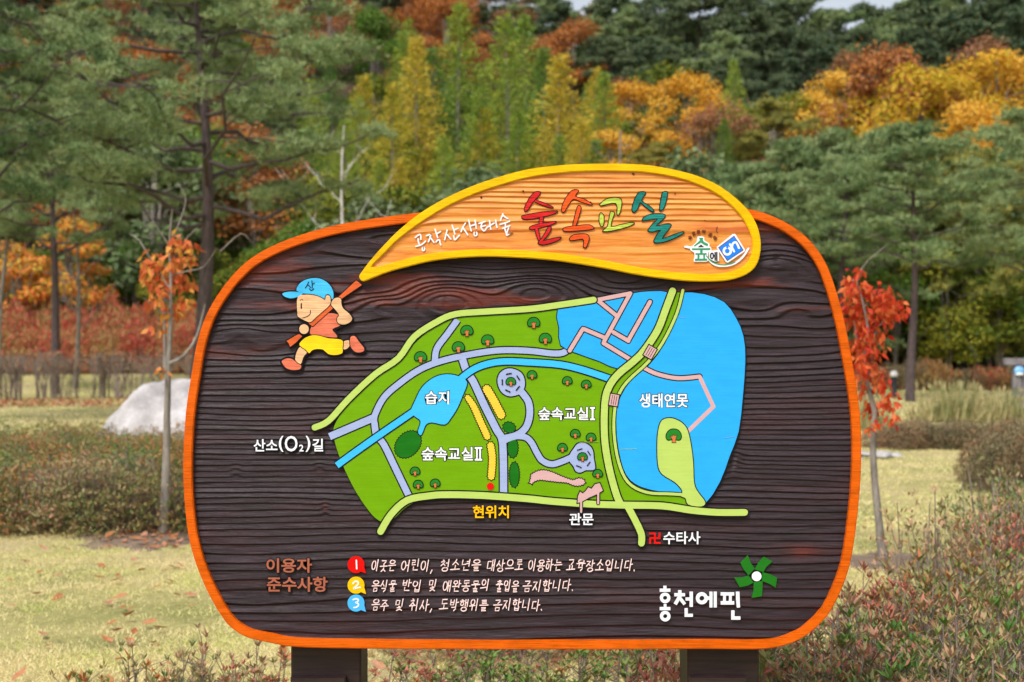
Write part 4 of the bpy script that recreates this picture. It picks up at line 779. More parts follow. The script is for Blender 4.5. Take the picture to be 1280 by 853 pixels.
for i, (px, d, sx) in enumerate(((1083, 19.6, .17), (1102, 19.4, .2), (1116, 19.7, .13), (1072, 19.2, .1))):
    boulder('stone', px_at(px, d), d, gz(px_at(px, d), d) - .02, sx, sx*.8, sx*.6, 20+i, 'small pale stone lying on the grass right of the board beside the red sapling', rk, 'stone', 'small pale stones on the grass')
def lathe(prof, n=14):
    G_ = Geo(); pr = np.array(prof); th = np.arange(n)*2*math.pi/n; k = len(pr)
    V = np.stack([pr[:,0][:,None]*np.cos(th), pr[:,0][:,None]*np.sin(th), np.repeat(pr[:,1][:,None], n, 1)], -1).reshape(-1,3)
    i = np.arange(k-1)[:,None]*n; j = np.arange(n)[None]; j2=(j+1)%n; G_.add(V, np.stack([i+j, i+j2, i+n+j2, i+n+j], -1).reshape(-1,4)); return G_
dk = barkmat('dark_metal', (.02,.025,.03), (.035,.04,.05)); wh, nt, b = newmat('opal_cover'); b.inputs['Base Color'].default_value=(.8,.8,.8,1); b.inputs['Roughness'].default_value=.4
gw = barkmat('weathered_wood', srgb(92,88,92)[:3], srgb(138,132,136)[:3], 8)
e = empty('path_light', (px_at(1117.5, 41), 41, gz(px_at(1117.5,41),41))); tag(e, 'short dark bollard light with white top on the far lawn', 'bollard light')
put('pole', lathe([(0,0),(.13,0),(.13,.03),(.085,.05),(.085,.56),(.1,.58),(0,.58)]).mesh('pole', dk), e); put('lamp_cover', lathe([(0,.58),(.09,.58),(.11,.63),(.105,.7),(.06,.75),(0,.76)]).mesh('lamp_cover', wh, True), e)
sx0 = px_at(1272, 30); e = empty('wooden_post', (sx0, 30, 0)); tag(e, 'weathered grey wooden guide post with crossboard and round blue plate at right edge', 'guide post')
boxobj('upright', -.1, .06, -.08, .08, -.1, 1.18, mat=gw, parent=e, bv=.015); boxobj('upright', .09, .27, -.02, .14, -.1, 1.2, mat=gw, parent=e, bv=.015); boxobj('crossboard', -.34, .62, -.13, -.085, 1.1, 1.24, mat=gw, parent=e, bv=.01)
bl, nt, b = newmat('plate_blue'); b.inputs['Base Color'].default_value = srgb(120,176,222); b.inputs['Roughness'].default_value=.4
pl = put('round_plate', lathe([(0,0),(.1,0),(.11,.012),(.1,.03),(0,.032)], 20).mesh('round_plate', bl), e, (0,-.084,.97)); pl.rotation_euler = (math.radians(90),0,0)
pw_ = put('plate_rim', lathe([(.02,0),(.085,0),(.088,.01),(.02,.012)], 20).mesh('plate_rim', wh), pl, (0,-.07,.032)); pw_.scale = (1,.35,1)

# ------------------------------------------------------------------ SHRUBS
def azalea_mesh(seed, R, H_, tips, mat, leaf=.034, stems=14, k=6, tall=False):
    r = np.random.default_rng(seed); T = Geo(); Cg = Geo()
    d = r.normal(size=(tips, 3)); d[:, 2] = np.abs(d[:, 2]); d /= np.linalg.norm(d, axis=1)[:, None]
    rad = r.uniform(.45, 1.05, (tips, 1)) ** .6 * (.8 + .45 * vnoise(d[:, :1]*2.5+seed, d[:, 1:2]*2.5+d[:, 2:], seed))
    c = d * rad * [R, R, H_]; c[:, 2] = np.maximum(c[:, 2], .05) + r.uniform(-.03, .05, tips)
    n = tips * k; C = np.repeat(c, k, 0) + r.normal(size=(n, 3)) * leaf * .35; up = np.repeat(d, k, 0)
    az = np.tile(np.arange(k) * 2 * math.pi / k, tips) + np.repeat(r.uniform(0, 6.28, tips), k)
    D = np.stack([np.cos(az), np.sin(az), r.uniform(.1, 1.1, n)], 1) + up * .35
    Cg.leaves(C, D, np.stack([r.normal(size=n)*.3, r.normal(size=n)*.3, np.ones(n)], 1), leaf * r.uniform(.7, 1.3, n), leaf * .36, fold=.15)
    for i in range(tips // 3):
        q = c[i]; b0 = q * [.35, .35, 0] + r.normal(size=3) * [.05, .05, 0]
        T.tube(np.stack([b0, (b0 + q) / 2 + r.normal(size=3) * .02, q]), [.0045, .003, .0015], 3)
    for i in range(stems):
        a = r.uniform(0, 6.28); rr = r.uniform(0, .7) * R; p0 = np.array([math.cos(a)*rr*.6, math.sin(a)*rr*.6, 0]); h = H_ * r.uniform(.75, 1.25 if tall else 1.05)
        p1 = np.array([math.cos(a)*rr, math.sin(a)*rr, h]) + r.normal(size=3)*.03; T.tube(np.stack([p0, (p0+p1)/2 + r.normal(size=3)*.02, p1]), [.007, .005, .003], 4)
    return T.mesh('shrub_stems', M['twig']), Cg.mesh('shrub_leaves', M[mat])
AZ = [azalea_mesh(200+i, .42, .5, 420, m_) for i, m_ in enumerate(['azalea_a','azalea_b','azalea_red','azalea_green','azalea_b','azalea_a'])]
HG = [azalea_mesh(220+i, .62, .62, 820, m_, leaf=.036, stems=26) for i, m_ in enumerate(['azalea_a','azalea_green','azalea_a','azalea_b'])]
def sprig_mesh(seed, mat, n=11, R=.3, H_=.56, leaf=.05):
    r = np.random.default_rng(seed); T = Geo(); Cg = Geo()
    for i in range(n):
        a = r.uniform(0, 6.28); q = R * r.uniform(.1, 1); p0 = np.array([math.cos(a)*q*.5, math.sin(a)*q*.5, 0]); p1 = np.array([math.cos(a)*q, math.sin(a)*q, H_*r.uniform(.55, 1.05)])
        m = (p0+p1)/2 + r.normal(size=3)*.02; T.tube(np.stack([p0, m, p1]), [.005, .004, .002], 4)
        tips = [(p1, 1.0)]
        for j in range(3):
            u = r.uniform(.35, .8); b0 = m + (p1-m)*u; b1 = b0 + np.array([r.normal()*.06, r.normal()*.06, r.uniform(.04, .12)]); T.tube(np.stack([b0, b1]), [.003, .0015], 3); tips.append((b1, .75))
        for c, sc_ in tips:
            k = r.integers(5, 9); az = np.arange(k)*6.28/k + r.uniform(0, 6.28); D = np.stack([np.cos(az), np.sin(az), r.uniform(.5, 1.8, k)], 1)
            Cg.leaves(c + r.normal(size=(k,3))*.004, D, np.stack([np.zeros(k), np.zeros(k), np.ones(k)], 1) + r.normal(size=(k,3))*.2, leaf*sc_*r.uniform(.7, 1.2, k), leaf*.3*sc_, fold=.2)
            k = 3; az = r.uniform(0, 6.28, k); cc = c - (c - p0) * r.uniform(.05, .3, (k,1)); Cg.leaves(cc, np.stack([np.cos(az), np.sin(az), r.uniform(0, .8, k)], 1), np.tile([0,0,1.], (k,1)), leaf*.6*sc_, leaf*.2*sc_)
    return T.mesh('sprig_stems', M['twig']), Cg.mesh('sprig_leaves', M[mat])
SPR = [sprig_mesh(260+i, m_) for i, m_ in enumerate(['azalea_green','azalea_b','azalea_red','azalea_green','azalea_a'])]
OL = [azalea_mesh(240+i, 1.0, .8, 1100, 'hedge_olive', leaf=.075) for i in range(2)]
def shrub(tm, x, y, label, group, s=1., cat='shrub', name='azalea_shrub', sz=None):
    e = empty(name, (x, y, gz(x, y) - .02), random.uniform(0, 6.28), (s, s, sz or s)); tag(e, label, cat, group)
    put('stems', tm[0], e); put('leaves', tm[1], e); return e
rs = random.Random(11)
# right foreground drift
cnt = 0
for yy in np.arange(4.9, 10.2, .5):
    for xx in np.arange(.75, 4.9, .5):
        x, y = xx + rs.uniform(-.2, .2), yy + rs.uniform(-.2, .2); pxx = 640 + x / y * FPX
        lim = np.interp(y, [4.8, 5.6, 6.6, 7.6, 8.8, 10], [850, 955, 1060, 1150, 1225, 1290])
        if pxx < lim or pxx > 1400: continue
        far = y > 7.4; red = pxx > 1200
        shrub(AZ[rs.choice([2,2,4,0] if red and far else [0,1,4,1,3,3,5,2])], x, y, 'low azalea shrub with mixed green and russet leaves in the drift right of the board', 'azaleas in the right foreground drift', rs.uniform(.85, 1.15) * (1.0 if not far else 1.1), sz=(rs.uniform(.95, 1.2) if not far else rs.uniform(1.15, 1.45)))
for px, d, top in [(985,5.0,790),(1010,5.2,770),(1040,5.4,742),(1075,5.6,735),(1110,5.8,716),(1150,6.0,704),(1185,6.2,700),(1225,6.3,690),(1262,6.6,668),(1130,5.2,760),(1175,5.3,752),(1215,5.2,745),(1255,5.3,735),(1060,5.0,790),(1100,5.0,782),(1150,4.9,800),(1200,4.9,790),(1245,4.9,780),(1020,4.9,815)]:
    x = px_at(px, d); shrub(SPR[rs.randrange(5)], x, d, 'upright leafy azalea sprig standing out of the right foreground drift', 'upright sprigs in the right drift', 1.0, sz=(top_z(top, d) - gz(x, d))/.56)
# sprigs along the lower edge
for px, d, top in [(118,5.3,838),(160,5.2,815),(205,5.3,806),(238,5.4,800),(275,5.3,806),(310,5.2,822),(470,5.5,815),(510,5.6,812),(550,5.7,806),(590,5.5,818),(630,5.7,808),(675,5.8,806),(715,5.6,802),(755,5.8,806),(800,5.6,800),(840,5.8,806),(895,5.5,800),(655,7.2,770),(740,7.4,770),(820,7.0,770),(560,7.3,775)]:
    x = px_at(px, d); hh = top_z(top, d) - gz(x, d); left = px < 400
    shrub((SPR if left or d < 6 else AZ)[rs.choice([0,3,2,4,1])], x, d, 'small sprig of azalea with green and reddish leaf tips at the lower left edge' if left else 'loose azalea bush growing behind the legs of the board', 'azalea sprigs at lower left' if left else 'azaleas behind the board legs', .8 if left else .95, sz=hh/.56)
# left azalea hedge
for yy, n_ in ((12.2, 12), (13.2, 12), (14.3, 12), (15.6, 13), (17.0, 13), (18.6, 13)):
    for i in range(n_):
        px = -40 + (i + rs.uniform(-.3,.3)) * 300 / n_; x = px_at(px, yy); 
        shrub(HG[rs.choice([0,1,0,2,3,0])], x, yy + rs.uniform(-.3,.3), 'waist-high azalea with olive and bronze leaves in the left hedge before the boulder', 'azaleas of the left hedge', rs.uniform(.9,1.15), sz=rs.uniform(.5,1.02) * (1.0 if yy < 16 else .88))
# right, far clipped hedges and tufts
for px, d in [(1243,16.2),(1262,15.2),(1290,14.9),(1315,15.4),(1268,16.8),(1300,16.4),(1285,17.6),(1310,17.9)]:
    shrub(OL[rs.randrange(2)], px_at(px, d), d, 'rounded clipped shrub with dull brown-green leaves beside the right lawn', 'clipped shrubs beside the right lawn', rs.uniform(.42,.5), name='clipped_shrub', sz=rs.uniform(.72,.85))
for i, px in enumerate(np.arange(1120, 1330, 19)):
    d = 21.6 + rs.uniform(-.5,.5); shrub(OL[i % 2], px_at(px, d), d, 'low clipped shrub in the band across the far end of the right lawn', 'clipped shrubs across the far lawn', rs.uniform(.45,.6), name='clipped_shrub', sz=rs.uniform(.42,.52))
def reed_mesh(seed, H_=1.0, n=60):
    r = np.random.default_rng(seed); G_ = Geo(); C = r.normal(size=(n, 3)) * [.2,.2,0]; D = C * [.5,.5,0] + r.normal(size=(n,3))*[.12,.12,0] + [0,0,1]
    G_.leaves(C, D, r.normal(size=(n,3)), H_ * r.uniform(.5,1.15,n), .035); C2 = C[:22] + D[:22]*H_*.8; G_.leaves(C2, D[:22], r.normal(size=(22,3)), .2, .05); return G_.mesh('reed', M['reed'])
RD = [reed_mesh(300+i) for i in range(3)]
for px, d, h in [(1062,26,.6),(1080,25.6,.8),(1096,26,.5),(1170,28,.5),(1181,28,.7),(1190,28.3,.85),(1199,28,.8),(1207,28.2,.75),(1222,28,.5),(1236,28.4,.6),(1246,28,.55),(1257,28.6,.7),(1150,28,.4),(1283,28,.5)]:
    o = put('reed_clump', RD[rs.randrange(3)], None, (px_at(px,d), d, gz(px_at(px,d),d))); o.scale = (1,1,h); o.rotation_euler = (0,0,rs.uniform(0,6)); tag(o, 'tuft of tall pale dry reeds behind the low hedge on the right', 'reeds', 'dry reed tufts on the right')
# left background: hedge of bare stems, red shrubs behind it
def stem_hedge(seed, W=1.3, H_=1.3):
    r = np.random.default_rng(seed); T = Geo(); Cg = Geo()
    for i in range(5):
        x = r.uniform(-W/2, W/2); y = r.uniform(-.2, .2)
        for j in range(6):
            p1 = np.array([x + r.normal()*.3, y + r.normal()*.2, H_*r.uniform(.8,1)]); x1 = x + r.normal()*.07; T.tube(np.stack([[x1,y,0],[x1+(p1[0]-x1)*.3,y,H_*.4],p1]), [.014,.011,.007], 4)
            for q in range(3): T.tube(np.stack([p1*.6+np.array([x,y,0])*.4, p1+r.normal(size=3)*[.22,.2,.1]]), [.008,.004], 3)
    n = 110; C = np.stack([r.uniform(-W/2,W/2,n), r.normal(size=n)*.2, H_*r.uniform(.62,1.05,n)],1); Cg.leaves(C, r.normal(size=(n,3)), r.normal(size=(n,3)), .07, .045)
    return T.mesh('hedge_stems', M['twig']), Cg.mesh('hedge_leaves', M['shrub_red'])
SH = [stem_hedge(320+i) for i in range(3)]
RB = [azalea_mesh(330+i, 1.1, 1.0, 800, 'shrub_red', leaf=.11, k=5) for i in range(3)]
for i in range(11):
    d = 39 + rs.uniform(-.3,.3); x = px_at(-50 + i*36, d); shrub(SH[i%3], x, d, 'bare-stemmed clipped hedge plant in the row across the left lawn', 'bare-stemmed hedge across the left lawn', 1.0, name='hedge_plant', cat='hedge')
for row, (d, hz) in enumerate(((50,1.6),(51.7,2.0),(53.4,2.4))):
    for i in range(11):
        x = px_at(-80 + i*36 + rs.uniform(-8,8), d); shrub(RB[rs.randrange(3)], x, d, 'red and russet shrub rising above the bare hedge on the left', 'red shrubs above the left hedge', 1.0, name='red_shrub', sz=hz*rs.uniform(.85,1.1))
for i in range(9):
    d = 47; x = px_at(1085 + i*26, d); shrub(OL[i%2] if i % 3 else RB[i%3], x, d, 'low russet or brown shrub at the foot of the wooded slope on the right', 'russet shrubs below the right slope', .9, name='low_shrub', sz=rs.uniform(.7,1.1))

# ------------------------------------------------------------------ SAPLINGS
def leafy(G_, c, n, r, L_, W_, spread):
    C = c + r.normal(size=(n,3))*spread; G_.leaves(C, r.normal(size=(n,3))*[.6,.6,.4]-[0,0,.9], r.normal(size=(n,3)), L_*r.uniform(.7,1.2,n), W_, fold=.2)
def sapling(name, px0, d, pts, branches, blobs, mat, label, seed, rad=.04, lf=(.075,.04)):
    r = np.random.default_rng(seed); x0 = px_at(px0, d); z0 = gz(x0, d); e = empty(name, (x0, d, z0)); tag(e, label, 'tree')
    def W(p, dy=0): return np.array([px_at(p[0], d) - x0, dy, top_z(p[1], d) - z0])
    T = Geo(); tp = smooth([W(p)[[0,2]] for p in pts], 4, False); tp = np.stack([tp[:,0], .02*np.sin(np.linspace(0,5,len(tp))), tp[:,1]],1); tp[0,2] = -.05
    k_ = len(tp); T.tube(tp, rad*np.linspace(1,.12,k_)*(1+.5*np.exp(-np.linspace(0,30,k_))), 9); put('trunk', T.mesh('trunk', M['bark_grey'], True), e)
    for bi, (bpts, br) in enumerate(branches):
        B = Geo(); dy = r.uniform(-.25,.25); q = smooth([W(p)[[0,2]] for p in bpts], 3, False); B.tube(np.stack([q[:,0], np.linspace(0,dy,len(q)), q[:,1]],1), br*np.linspace(1,.35,len(q)), 5); put('branch', B.mesh('branch', M['bark_grey'], True), e)
    G_ = Geo()
    for (bx, by, n, sp) in blobs: leafy(G_, W((bx,by), r.uniform(-.2,.2)), int(n*1.5), r, lf[0], lf[1], np.array([sp, sp, sp])*d/FPX)
    put('leaves', G_.mesh('leaves', M[mat]), e); return e, W
sapling('maple_sapling', 204, 11.6, [(204,674),(207,590),(208,520),(210,450),(213,400),(214,350),(213,300),(216,262)],
 [([(206,465),(203,430),(200,380),(199,330)],.018),([(211,455),(228,445),(243,420),(252,380)],.018),([(213,345),(235,340),(258,335),(275,315)],.008),([(212,360),(190,330),(170,300),(155,290)],.01),([(214,300),(225,270),(228,245),(215,225)],.008),([(213,310),(195,280),(185,262)],.007),([(214,330),(232,300),(246,285)],.007),([(275,315),(300,292),(312,302)],.006),([(213,395),(195,385),(182,372)],.007)],
 [(190,325,26,7),(205,345,30,8),(222,350,22,7),(200,372,20,7),(218,385,16,6),(185,345,14,5),(232,352,10,6),(222,322,14,6),(226,300,14,5),(240,305,6,4),(213,330,14,7),(228,375,12,5),(203,400,8,6),(206,460,4,4),(195,412,5,4),(238,325,8,4),(176,335,8,4)],
 'sapling_orange', 'slender grey sapling with a tuft of orange leaves, left of the board', 41, .038, (.085,.045))
e_, W_ = sapling('maple_sapling', 1103, 10.4, [(1104,702),(1100,660),(1094,600),(1092,550),(1094,515),(1084,480),(1080,450),(1085,420),(1078,380),(1068,345)],
 [([(1084,480),(1090,460),(1095,430),(1100,400)],.012),([(1080,450),(1072,430),(1066,400)],.008),([(1088,430),(1105,405),(1120,395)],.007),([(1080,385),(1095,368),(1112,372)],.006),([(1076,370),(1068,352),(1074,335)],.006),([(1066,352),(1090,325),(1118,305)],.006),([(1086,485),(1098,492),(1106,505)],.007)],
 [(1066,352,22,7),(1074,370,30,8),(1086,362,24,7),(1098,375,34,9),(1112,372,24,7),(1122,385,20,6),(1106,392,26,8),(1090,392,34,9),(1075,400,26,8),(1082,420,30,8),(1098,415,24,8),(1068,428,22,7),(1080,440,28,8),(1095,440,22,7),(1072,460,18,6),(1088,462,24,7),(1098,480,22,7),(1085,488,16,6),(1105,500,18,6),(1095,512,16,6),(1088,530,8,4),(1108,520,8,4),(1070,338,8,4),(1058,360,10,4),(1064,385,14,6),(1128,378,6,3)],
 'sapling_red', 'thin young tree hung with bright red-orange leaves, right of the board', 42, .032, (.078,.034))

# ------------------------------------------------------------------ LARGE PINES AND TREES OF THE MIDDLE DISTANCE
big = pine_template(1, 10.4, 4.6, .40, nl=32, pads=8, tufts=26, k=9, nl_len=.17, nw=.024, tw=.2, padr=.6, trunkmat='bark_pine')
tree('pine', 246, 30, -75, 'big spreading pine with dark trunk and layered blue-green boughs left of the board', templ=big, rz=1.9, wide=1.0)
tree('pine', -75, 27, -60, 'pine reaching in from the left edge with bare reddish limbs', templ=big, rz=4.0, wide=.66)
tree('maple', 85, 54, 268, 'orange and yellow maple behind the red shrubs at left', var=0, wide=1.0)
tree('maple', 22, 55, 300, 'small orange maple near the left edge', var=1)
BR = [bare_template(140, 5.5, 'bark_grey', 12, .075, .3, 4), bare_template(141, 5.2, 'bark_white', 10, .062, .34, 4)]
tree('bare', 437, 38, 158, 'bare white dead tree rising behind the upper left rim of the board', templ=BR[1], rz=.4)
tree('bare', 98, 43.5, 235, 'bare pale tree beside the orange maple', templ=BR[0], rz=1.)
tree('bare', 2, 43.5, 200, 'bare pale trunk at the left edge', templ=BR[0], rz=3.)
tree('bare', 790, 44, 160, 'bare thin branches over the middle of the title plaque', templ=BR[0], rz=5., wide=1.4)
rp = [pine_template(5, 10, 3.2, .5, nl=26, pads=6, tufts=24, k=7, nl_len=.2, nw=.036, tw=.19, padr=.6), pine_template(6, 10, 3.4, .42, nl=26, pads=6, tufts=24, k=7, nl_len=.2, nw=.036, tw=.17, padr=.6, mat='needle_blue', lean=-.3)]
tree('pine', 70, 42, 95, 'smaller pine with thin dark trunk behind the orange maple at left', templ=rp[1], rz=1., wide=.9)
tree('pine', 1141, 38, 168, 'tall pine with straight grey trunk standing on the lawn right of the red sapling', templ=rp[0], rz=0.3, wide=1.0)
tree('pine', 1287, 40, 150, 'pine with slightly leaning trunk at the right edge behind the guide post', templ=rp[1], rz=2.2, wide=1.0)
tree('pine', 1054, 47, 205, 'pine with thin dark trunk right behind the shoulder of the board', templ=rp[0], rz=2.9, wide=1.1)
for px, d, top, v in [(985,50,195,2),(930,52,215,0),(1210,52,200,1),(1100,55,175,0),(1020,56,180,2),(1165,58,185,1),(1262,56,175,0),(880,54,235,1)]:
    tree('bushy', px, d, top, 'bushy blue-green pine at the foot of the slope right of the plaque', 'pines at the foot of the right slope', v, wide=1.15)

# hillside: named groups
def grp(kind, lst, label, group, wide=1.0):
    for px, d, top in lst:
        if kind == "green" and px < 420: d += 7
        tree(kind, px, d, top, label, group, wide=wide * random.uniform(.9, 1.1))
grp('larch', [(575,78,5),(632,76,22),(600,72,110),(540,74,60),(755,74,92),(680,80,60),(430,70,150),(648,70,140),(560,66,190),(700,68,170),(475,66,200),(390,76,130),(505,82,40),(655,86,20)], 'tall feathery green larch on the slope above the board', 'green larches above the board', 1.15)
grp('yellow_larch', [(520,72,48),(700,70,70),(490,68,105),(728,66,150),(610,64,215),(455,74,95)], 'yellow-tinged larch among the green ones above the board', 'yellowing larches above the board', 1.15)
grp('larch', [(917,74,75),(905,70,150)], 'narrow bright green larch right of the pale golden trees', 'narrow green larches', .8)
grp('gold', [(785,84,98),(860,80,88),(875,78,135),(840,74,165),(1050,82,84),(1085,80,110),(1030,84,110),(1245,78,55),(1280,80,70),(1190,76,88),(1150,74,75),(1215,70,130),(1170,66,165),(1120,72,140),(1262,68,140)], 'golden yellow oak on the right half of the hillside', 'golden oaks on the hillside', 1.1)
grp('brown', [(1065,98,62),(1130,98,62),(1235,100,44)], 'brown half-bare oak among the golden ones on the right', 'brown oaks among the gold', 1.0)
grp('orange', [(60,110,-10),(100,98,30),(20,90,80),(180,96,60),(440,112,2),(480,108,15),(540,110,-5),(505,100,60),(330,100,30),(130,84,120),(30,72,180),(1110,76,60)], 'orange-brown oak high on the left hillside', 'orange oaks on the left hillside', 1.1)
grp('far_pine', [(970,92,100),(985,88,120)], 'dark blue-green pine left of the golden oaks', 'dark pines by the golden oaks', .9)
grp('pale', [(615,58,205),(640,57,215),(850,58,180),(590,56,225),(190,60,165),(1010,58,215),(480,56,240)], 'pale grey-green willow-like bush tree near the foot of the slope', 'pale bushes at the foot of the slope', 1.2)
grp('green', [(330,50,290),(290,49,330),(375,50,270),(400,54,200),(170,52,300),(210,50,320),(120,53,280),(250,52,300),(20,52,300),(60,53,310),(0,50,340),(1090,52,300),(1120,51,280),(1185,50,300),(1220,51,290),(1250,50,320),(1160,53,250),(1200,54,240),(1235,54,250),(1280,52,260),(1300,50,300),(150,58,200),(60,60,200),(320,60,180),(450,58,215),(500,60,210),(100,66,160)], 'green and yellow leafed tree along the foot of the slope', 'leafy trees along the foot of the slope', 1.15)
for px, d, top in [(640,128,-30),(672,120,-12),(700,118,8),(735,112,28),(760,118,-10),(790,114,18),(822,116,-12),(850,112,30),(880,110,-28),(915,112,-18),(940,108,20),(905,100,48),(960,116,-35),(985,112,8),(1005,118,-8),(1030,120,22),(1058,121,20),(1088,122,13),(1118,122,16),(1145,121,10),(1170,118,-8),(1205,116,-22),(1240,118,-32),(1275,116,-28),(1300,118,-20),(1190,108,20),(1225,106,10),(1260,106,5),(1040,108,48),(1075,110,42),(1105,110,45),(1150,106,40),(1000,104,50),(830,102,60),(760,104,50)]:
    tree('far_pine', px, d, top, 'dark blue-green pine on the ridge at the top right', 'dark pines along the ridge', wide=random.uniform(1.0,1.25))
# the rest of the wood, row by row up the slope
rf = random.Random(21)
for d, step in ((63, 62), (72, 58), (82, 54), (93, 50), (106, 46), (120, 42), (135, 42)):
    px = -255 + rf.uniform(0, 30)
    while px < 1535:
        x = px_at(px, d); z = gz(x, d); right = px > 760
        if d > 118 and 990 < px < 1165: px += step; continue
        hgt = rf.uniform(5.5, 8.5) if d < 110 else rf.uniform(7, 10); topy = 426.5 - (z + hgt - EYE) * FPX / d
        if 990 < px < 1165 and topy < 30: topy = 34 + rf.uniform(0, 10)
        if px < 380: kind = rf.choice(['pine','green','green','far_pine','far_pine','orange','brown'])
        elif px < 760: kind = rf.choice(['larch','larch','larch','yellow_larch','larch','green']) if d < 100 else rf.choice(['far_pine','brown','orange'])
        else: kind = rf.choice(['far_pine','pine','green','gold','brown']) if d < 95 else 'far_pine'
        lab = {'pine': ('green pine scattered among the autumn trees of the hillside','scattered pines of the wood'),'far_pine': ('dark pine scattered in the wood on the hillside','scattered dark pines of the wood'),'larch': ('green larch deeper in the wood','scattered larches of the wood'),'yellow_larch': ('yellow larch deeper in the wood','scattered yellow larches of the wood'),
               'gold': ('yellow oak scattered in the wood','scattered yellow oaks of the wood'),'brown': ('brown autumn oak scattered in the wood','scattered brown oaks of the wood'),'orange': ('orange autumn oak scattered in the wood','scattered orange oaks of the wood'),'green': ('green-leafed tree scattered in the wood','scattered green trees of the wood')}[kind]
        tree(kind, px, d, topy, lab[0], lab[1], wide=rf.uniform(.95,1.3), rz=rf.uniform(0,6.28)); px += step * rf.uniform(.75, 1.25)
# undergrowth on the slope
r = np.random.default_rng(5); n = 60000; Y = 54 + 40 * r.uniform(0, 1, n) ** 1.6; X = (r.uniform(-.42, .44, n)) * Y; Zg = ground_z(X, Y); hh = (.6 + 2.2 * vnoise(X/2.2, Y/2.2, 31) + 1.2 * (X > 10)) * np.clip((Y-53.5)/2, .2, 1)
G_ = Geo(); G_.leaves(np.stack([X, Y, Zg + hh * r.uniform(0,1,n)], 1), r.normal(size=(n,3)), r.normal(size=(n,3)), .26*r.uniform(.6,1.3,n), .16)
tag(put('undergrowth', G_.mesh('undergrowth', M['undergrowth'])), 'dark tangled undergrowth covering the foot of the wooded slope', 'undergrowth', kind='stuff')

# ------------------------------------------------------------------ GRASS, FALLEN LEAVES
def scatter(n, d0, d1, pw_, seed, a0=-.40, a1=.40):
    r = np.random.default_rng(seed); y = d0 + (d1-d0) * r.uniform(0,1,n) ** pw_; x = r.uniform(a0, a1, n) * y; return r, x, y
G_ = Geo()
for n, d0, d1, hgt, wd in ((230000, 6.2, 12.5, .026, .0042), (90000, 12, 24, .035, .010), (40000, 24, 47, .05, .022)):
    r, x, y = scatter(n, d0, d1, 1.1, int(d0)); patch = vnoise(x*1.6, y*1.6, 40)*.6 + vnoise(x*5, y*5, 41)*.55; keep = r.uniform(0,1,n) < np.clip(patch*3.0 - .95, .10, 1); pxx = 640 + x/y*FPX
    bare = ((pxx - 185)**2/75**2 + (y - 11.3)**2/.55**2 < 1) | ((pxx-1110)**2/60**2 + (y-10.3)**2/.5**2 < 1); keep &= ~(bare & (r.uniform(0,1,n) < .85)); x, y = x[keep], y[keep]; m = len(x)
    G_.leaves(np.stack([x, y, ground_z(x, y) - .004], 1), r.normal(size=(m,3))*[.7,.7,0]+[0,0,.8], r.normal(size=(m,3)), hgt*r.uniform(.5,1.5,m), wd)
tag(put('lawn_grass', G_.mesh('lawn_grass', M['grass'])), 'pale yellow-green autumn grass of the lawns', 'grass', kind='stuff')
# bare soil round the two saplings
sl = barkmat('bare_soil', srgb(92,76,62)[:3], srgb(132,112,92)[:3], 5)
for px, d, rx, ry in ((192,11.35,.62,.6),(1112,10.25,.5,.5)):
    cx = px_at(px,d); rr = random.Random(px); V=[]; F=[]; nr, na = 6, 28; prof=[1+.28*rr.uniform(-1,1) for _ in range(na)]
    for i in range(nr):
        for j in range(na):
            a = j*2*math.pi/na; q = (i+.001)/(nr-1)*prof[j]; X_, Y_ = cx+rx*q*math.cos(a), d+ry*q*math.sin(a); V.append((X_, Y_, gz(X_,Y_)+.012*(1-(i/(nr-1))**2)*1.5+(.004 if i<nr-1 else -.004)))
    for i in range(nr-1):
        for j in range(na): F.append((i*na+j, (i+1)*na+j, (i+1)*na+(j+1)%na, i*na+(j+1)%na))
    me = bpy.data.meshes.new('soil_patch'); me.from_pydata(V, [], F); me.materials.append(sl); me.update(); tag(put('soil_patch', me), kind='structure')
def fleaf(seed):
    r = random.Random(seed); V=[(0,0,0),(.25,.16,.05),(.6,.2,.09),(1,.0,.04+.1*r.random()),(.6,-.2,.02),(.25,-.16,.06),(.5,0,-.0)]; F=[(0,1,6),(1,2,6),(2,3,6),(3,4,6),(4,5,6),(5,0,6)]
    me = bpy.data.meshes.new('fallen_leaf'); me.from_pydata(V, [], F); me.materials.append(M['fallen']); return me
FL = [fleaf(i) for i in range(4)]
for i in range(210):
    px = rs.choice([rs.uniform(-20,400), rs.uniform(-20,400), rs.uniform(130,240), rs.uniform(1060,1250), rs.uniform(450,860)]); d = rs.uniform(6.2,11.4)
    if i % 4 == 0: px = rs.uniform(135,240); d = rs.uniform(10.7,11.5)
    if px > 1050: d = rs.uniform(9.8, 13)
    x = px_at(px,d); o = put('fallen_leaf', FL[i%4], None, (x, d, gz(x,d)+.03)); s_ = rs.uniform(.04,.12); o.scale=(s_,s_,s_); o.rotation_euler=(rs.uniform(-.4,.4),rs.uniform(-.4,.4),rs.uniform(0,6.28)); tag(o, 'dry brown or orange leaf lying on the lawn', 'fallen leaf', 'fallen leaves on the lawn')
r, x, y = scatter(2200, 34, 38.6, 1, 77, -.40, -.18); G_ = Geo(); G_.leaves(np.stack([x,y,ground_z(x,y)+.03],1), r.normal(size=(2200,3))*[1,1,.2], r.normal(size=(2200,3))*.4+[0,0,1], .1, .07)
tag(put('leaf_litter', G_.mesh('leaf_litter', M['fallen'])), 'litter of brown leaves in front of the bare-stemmed hedge', 'leaf litter', kind='stuff')

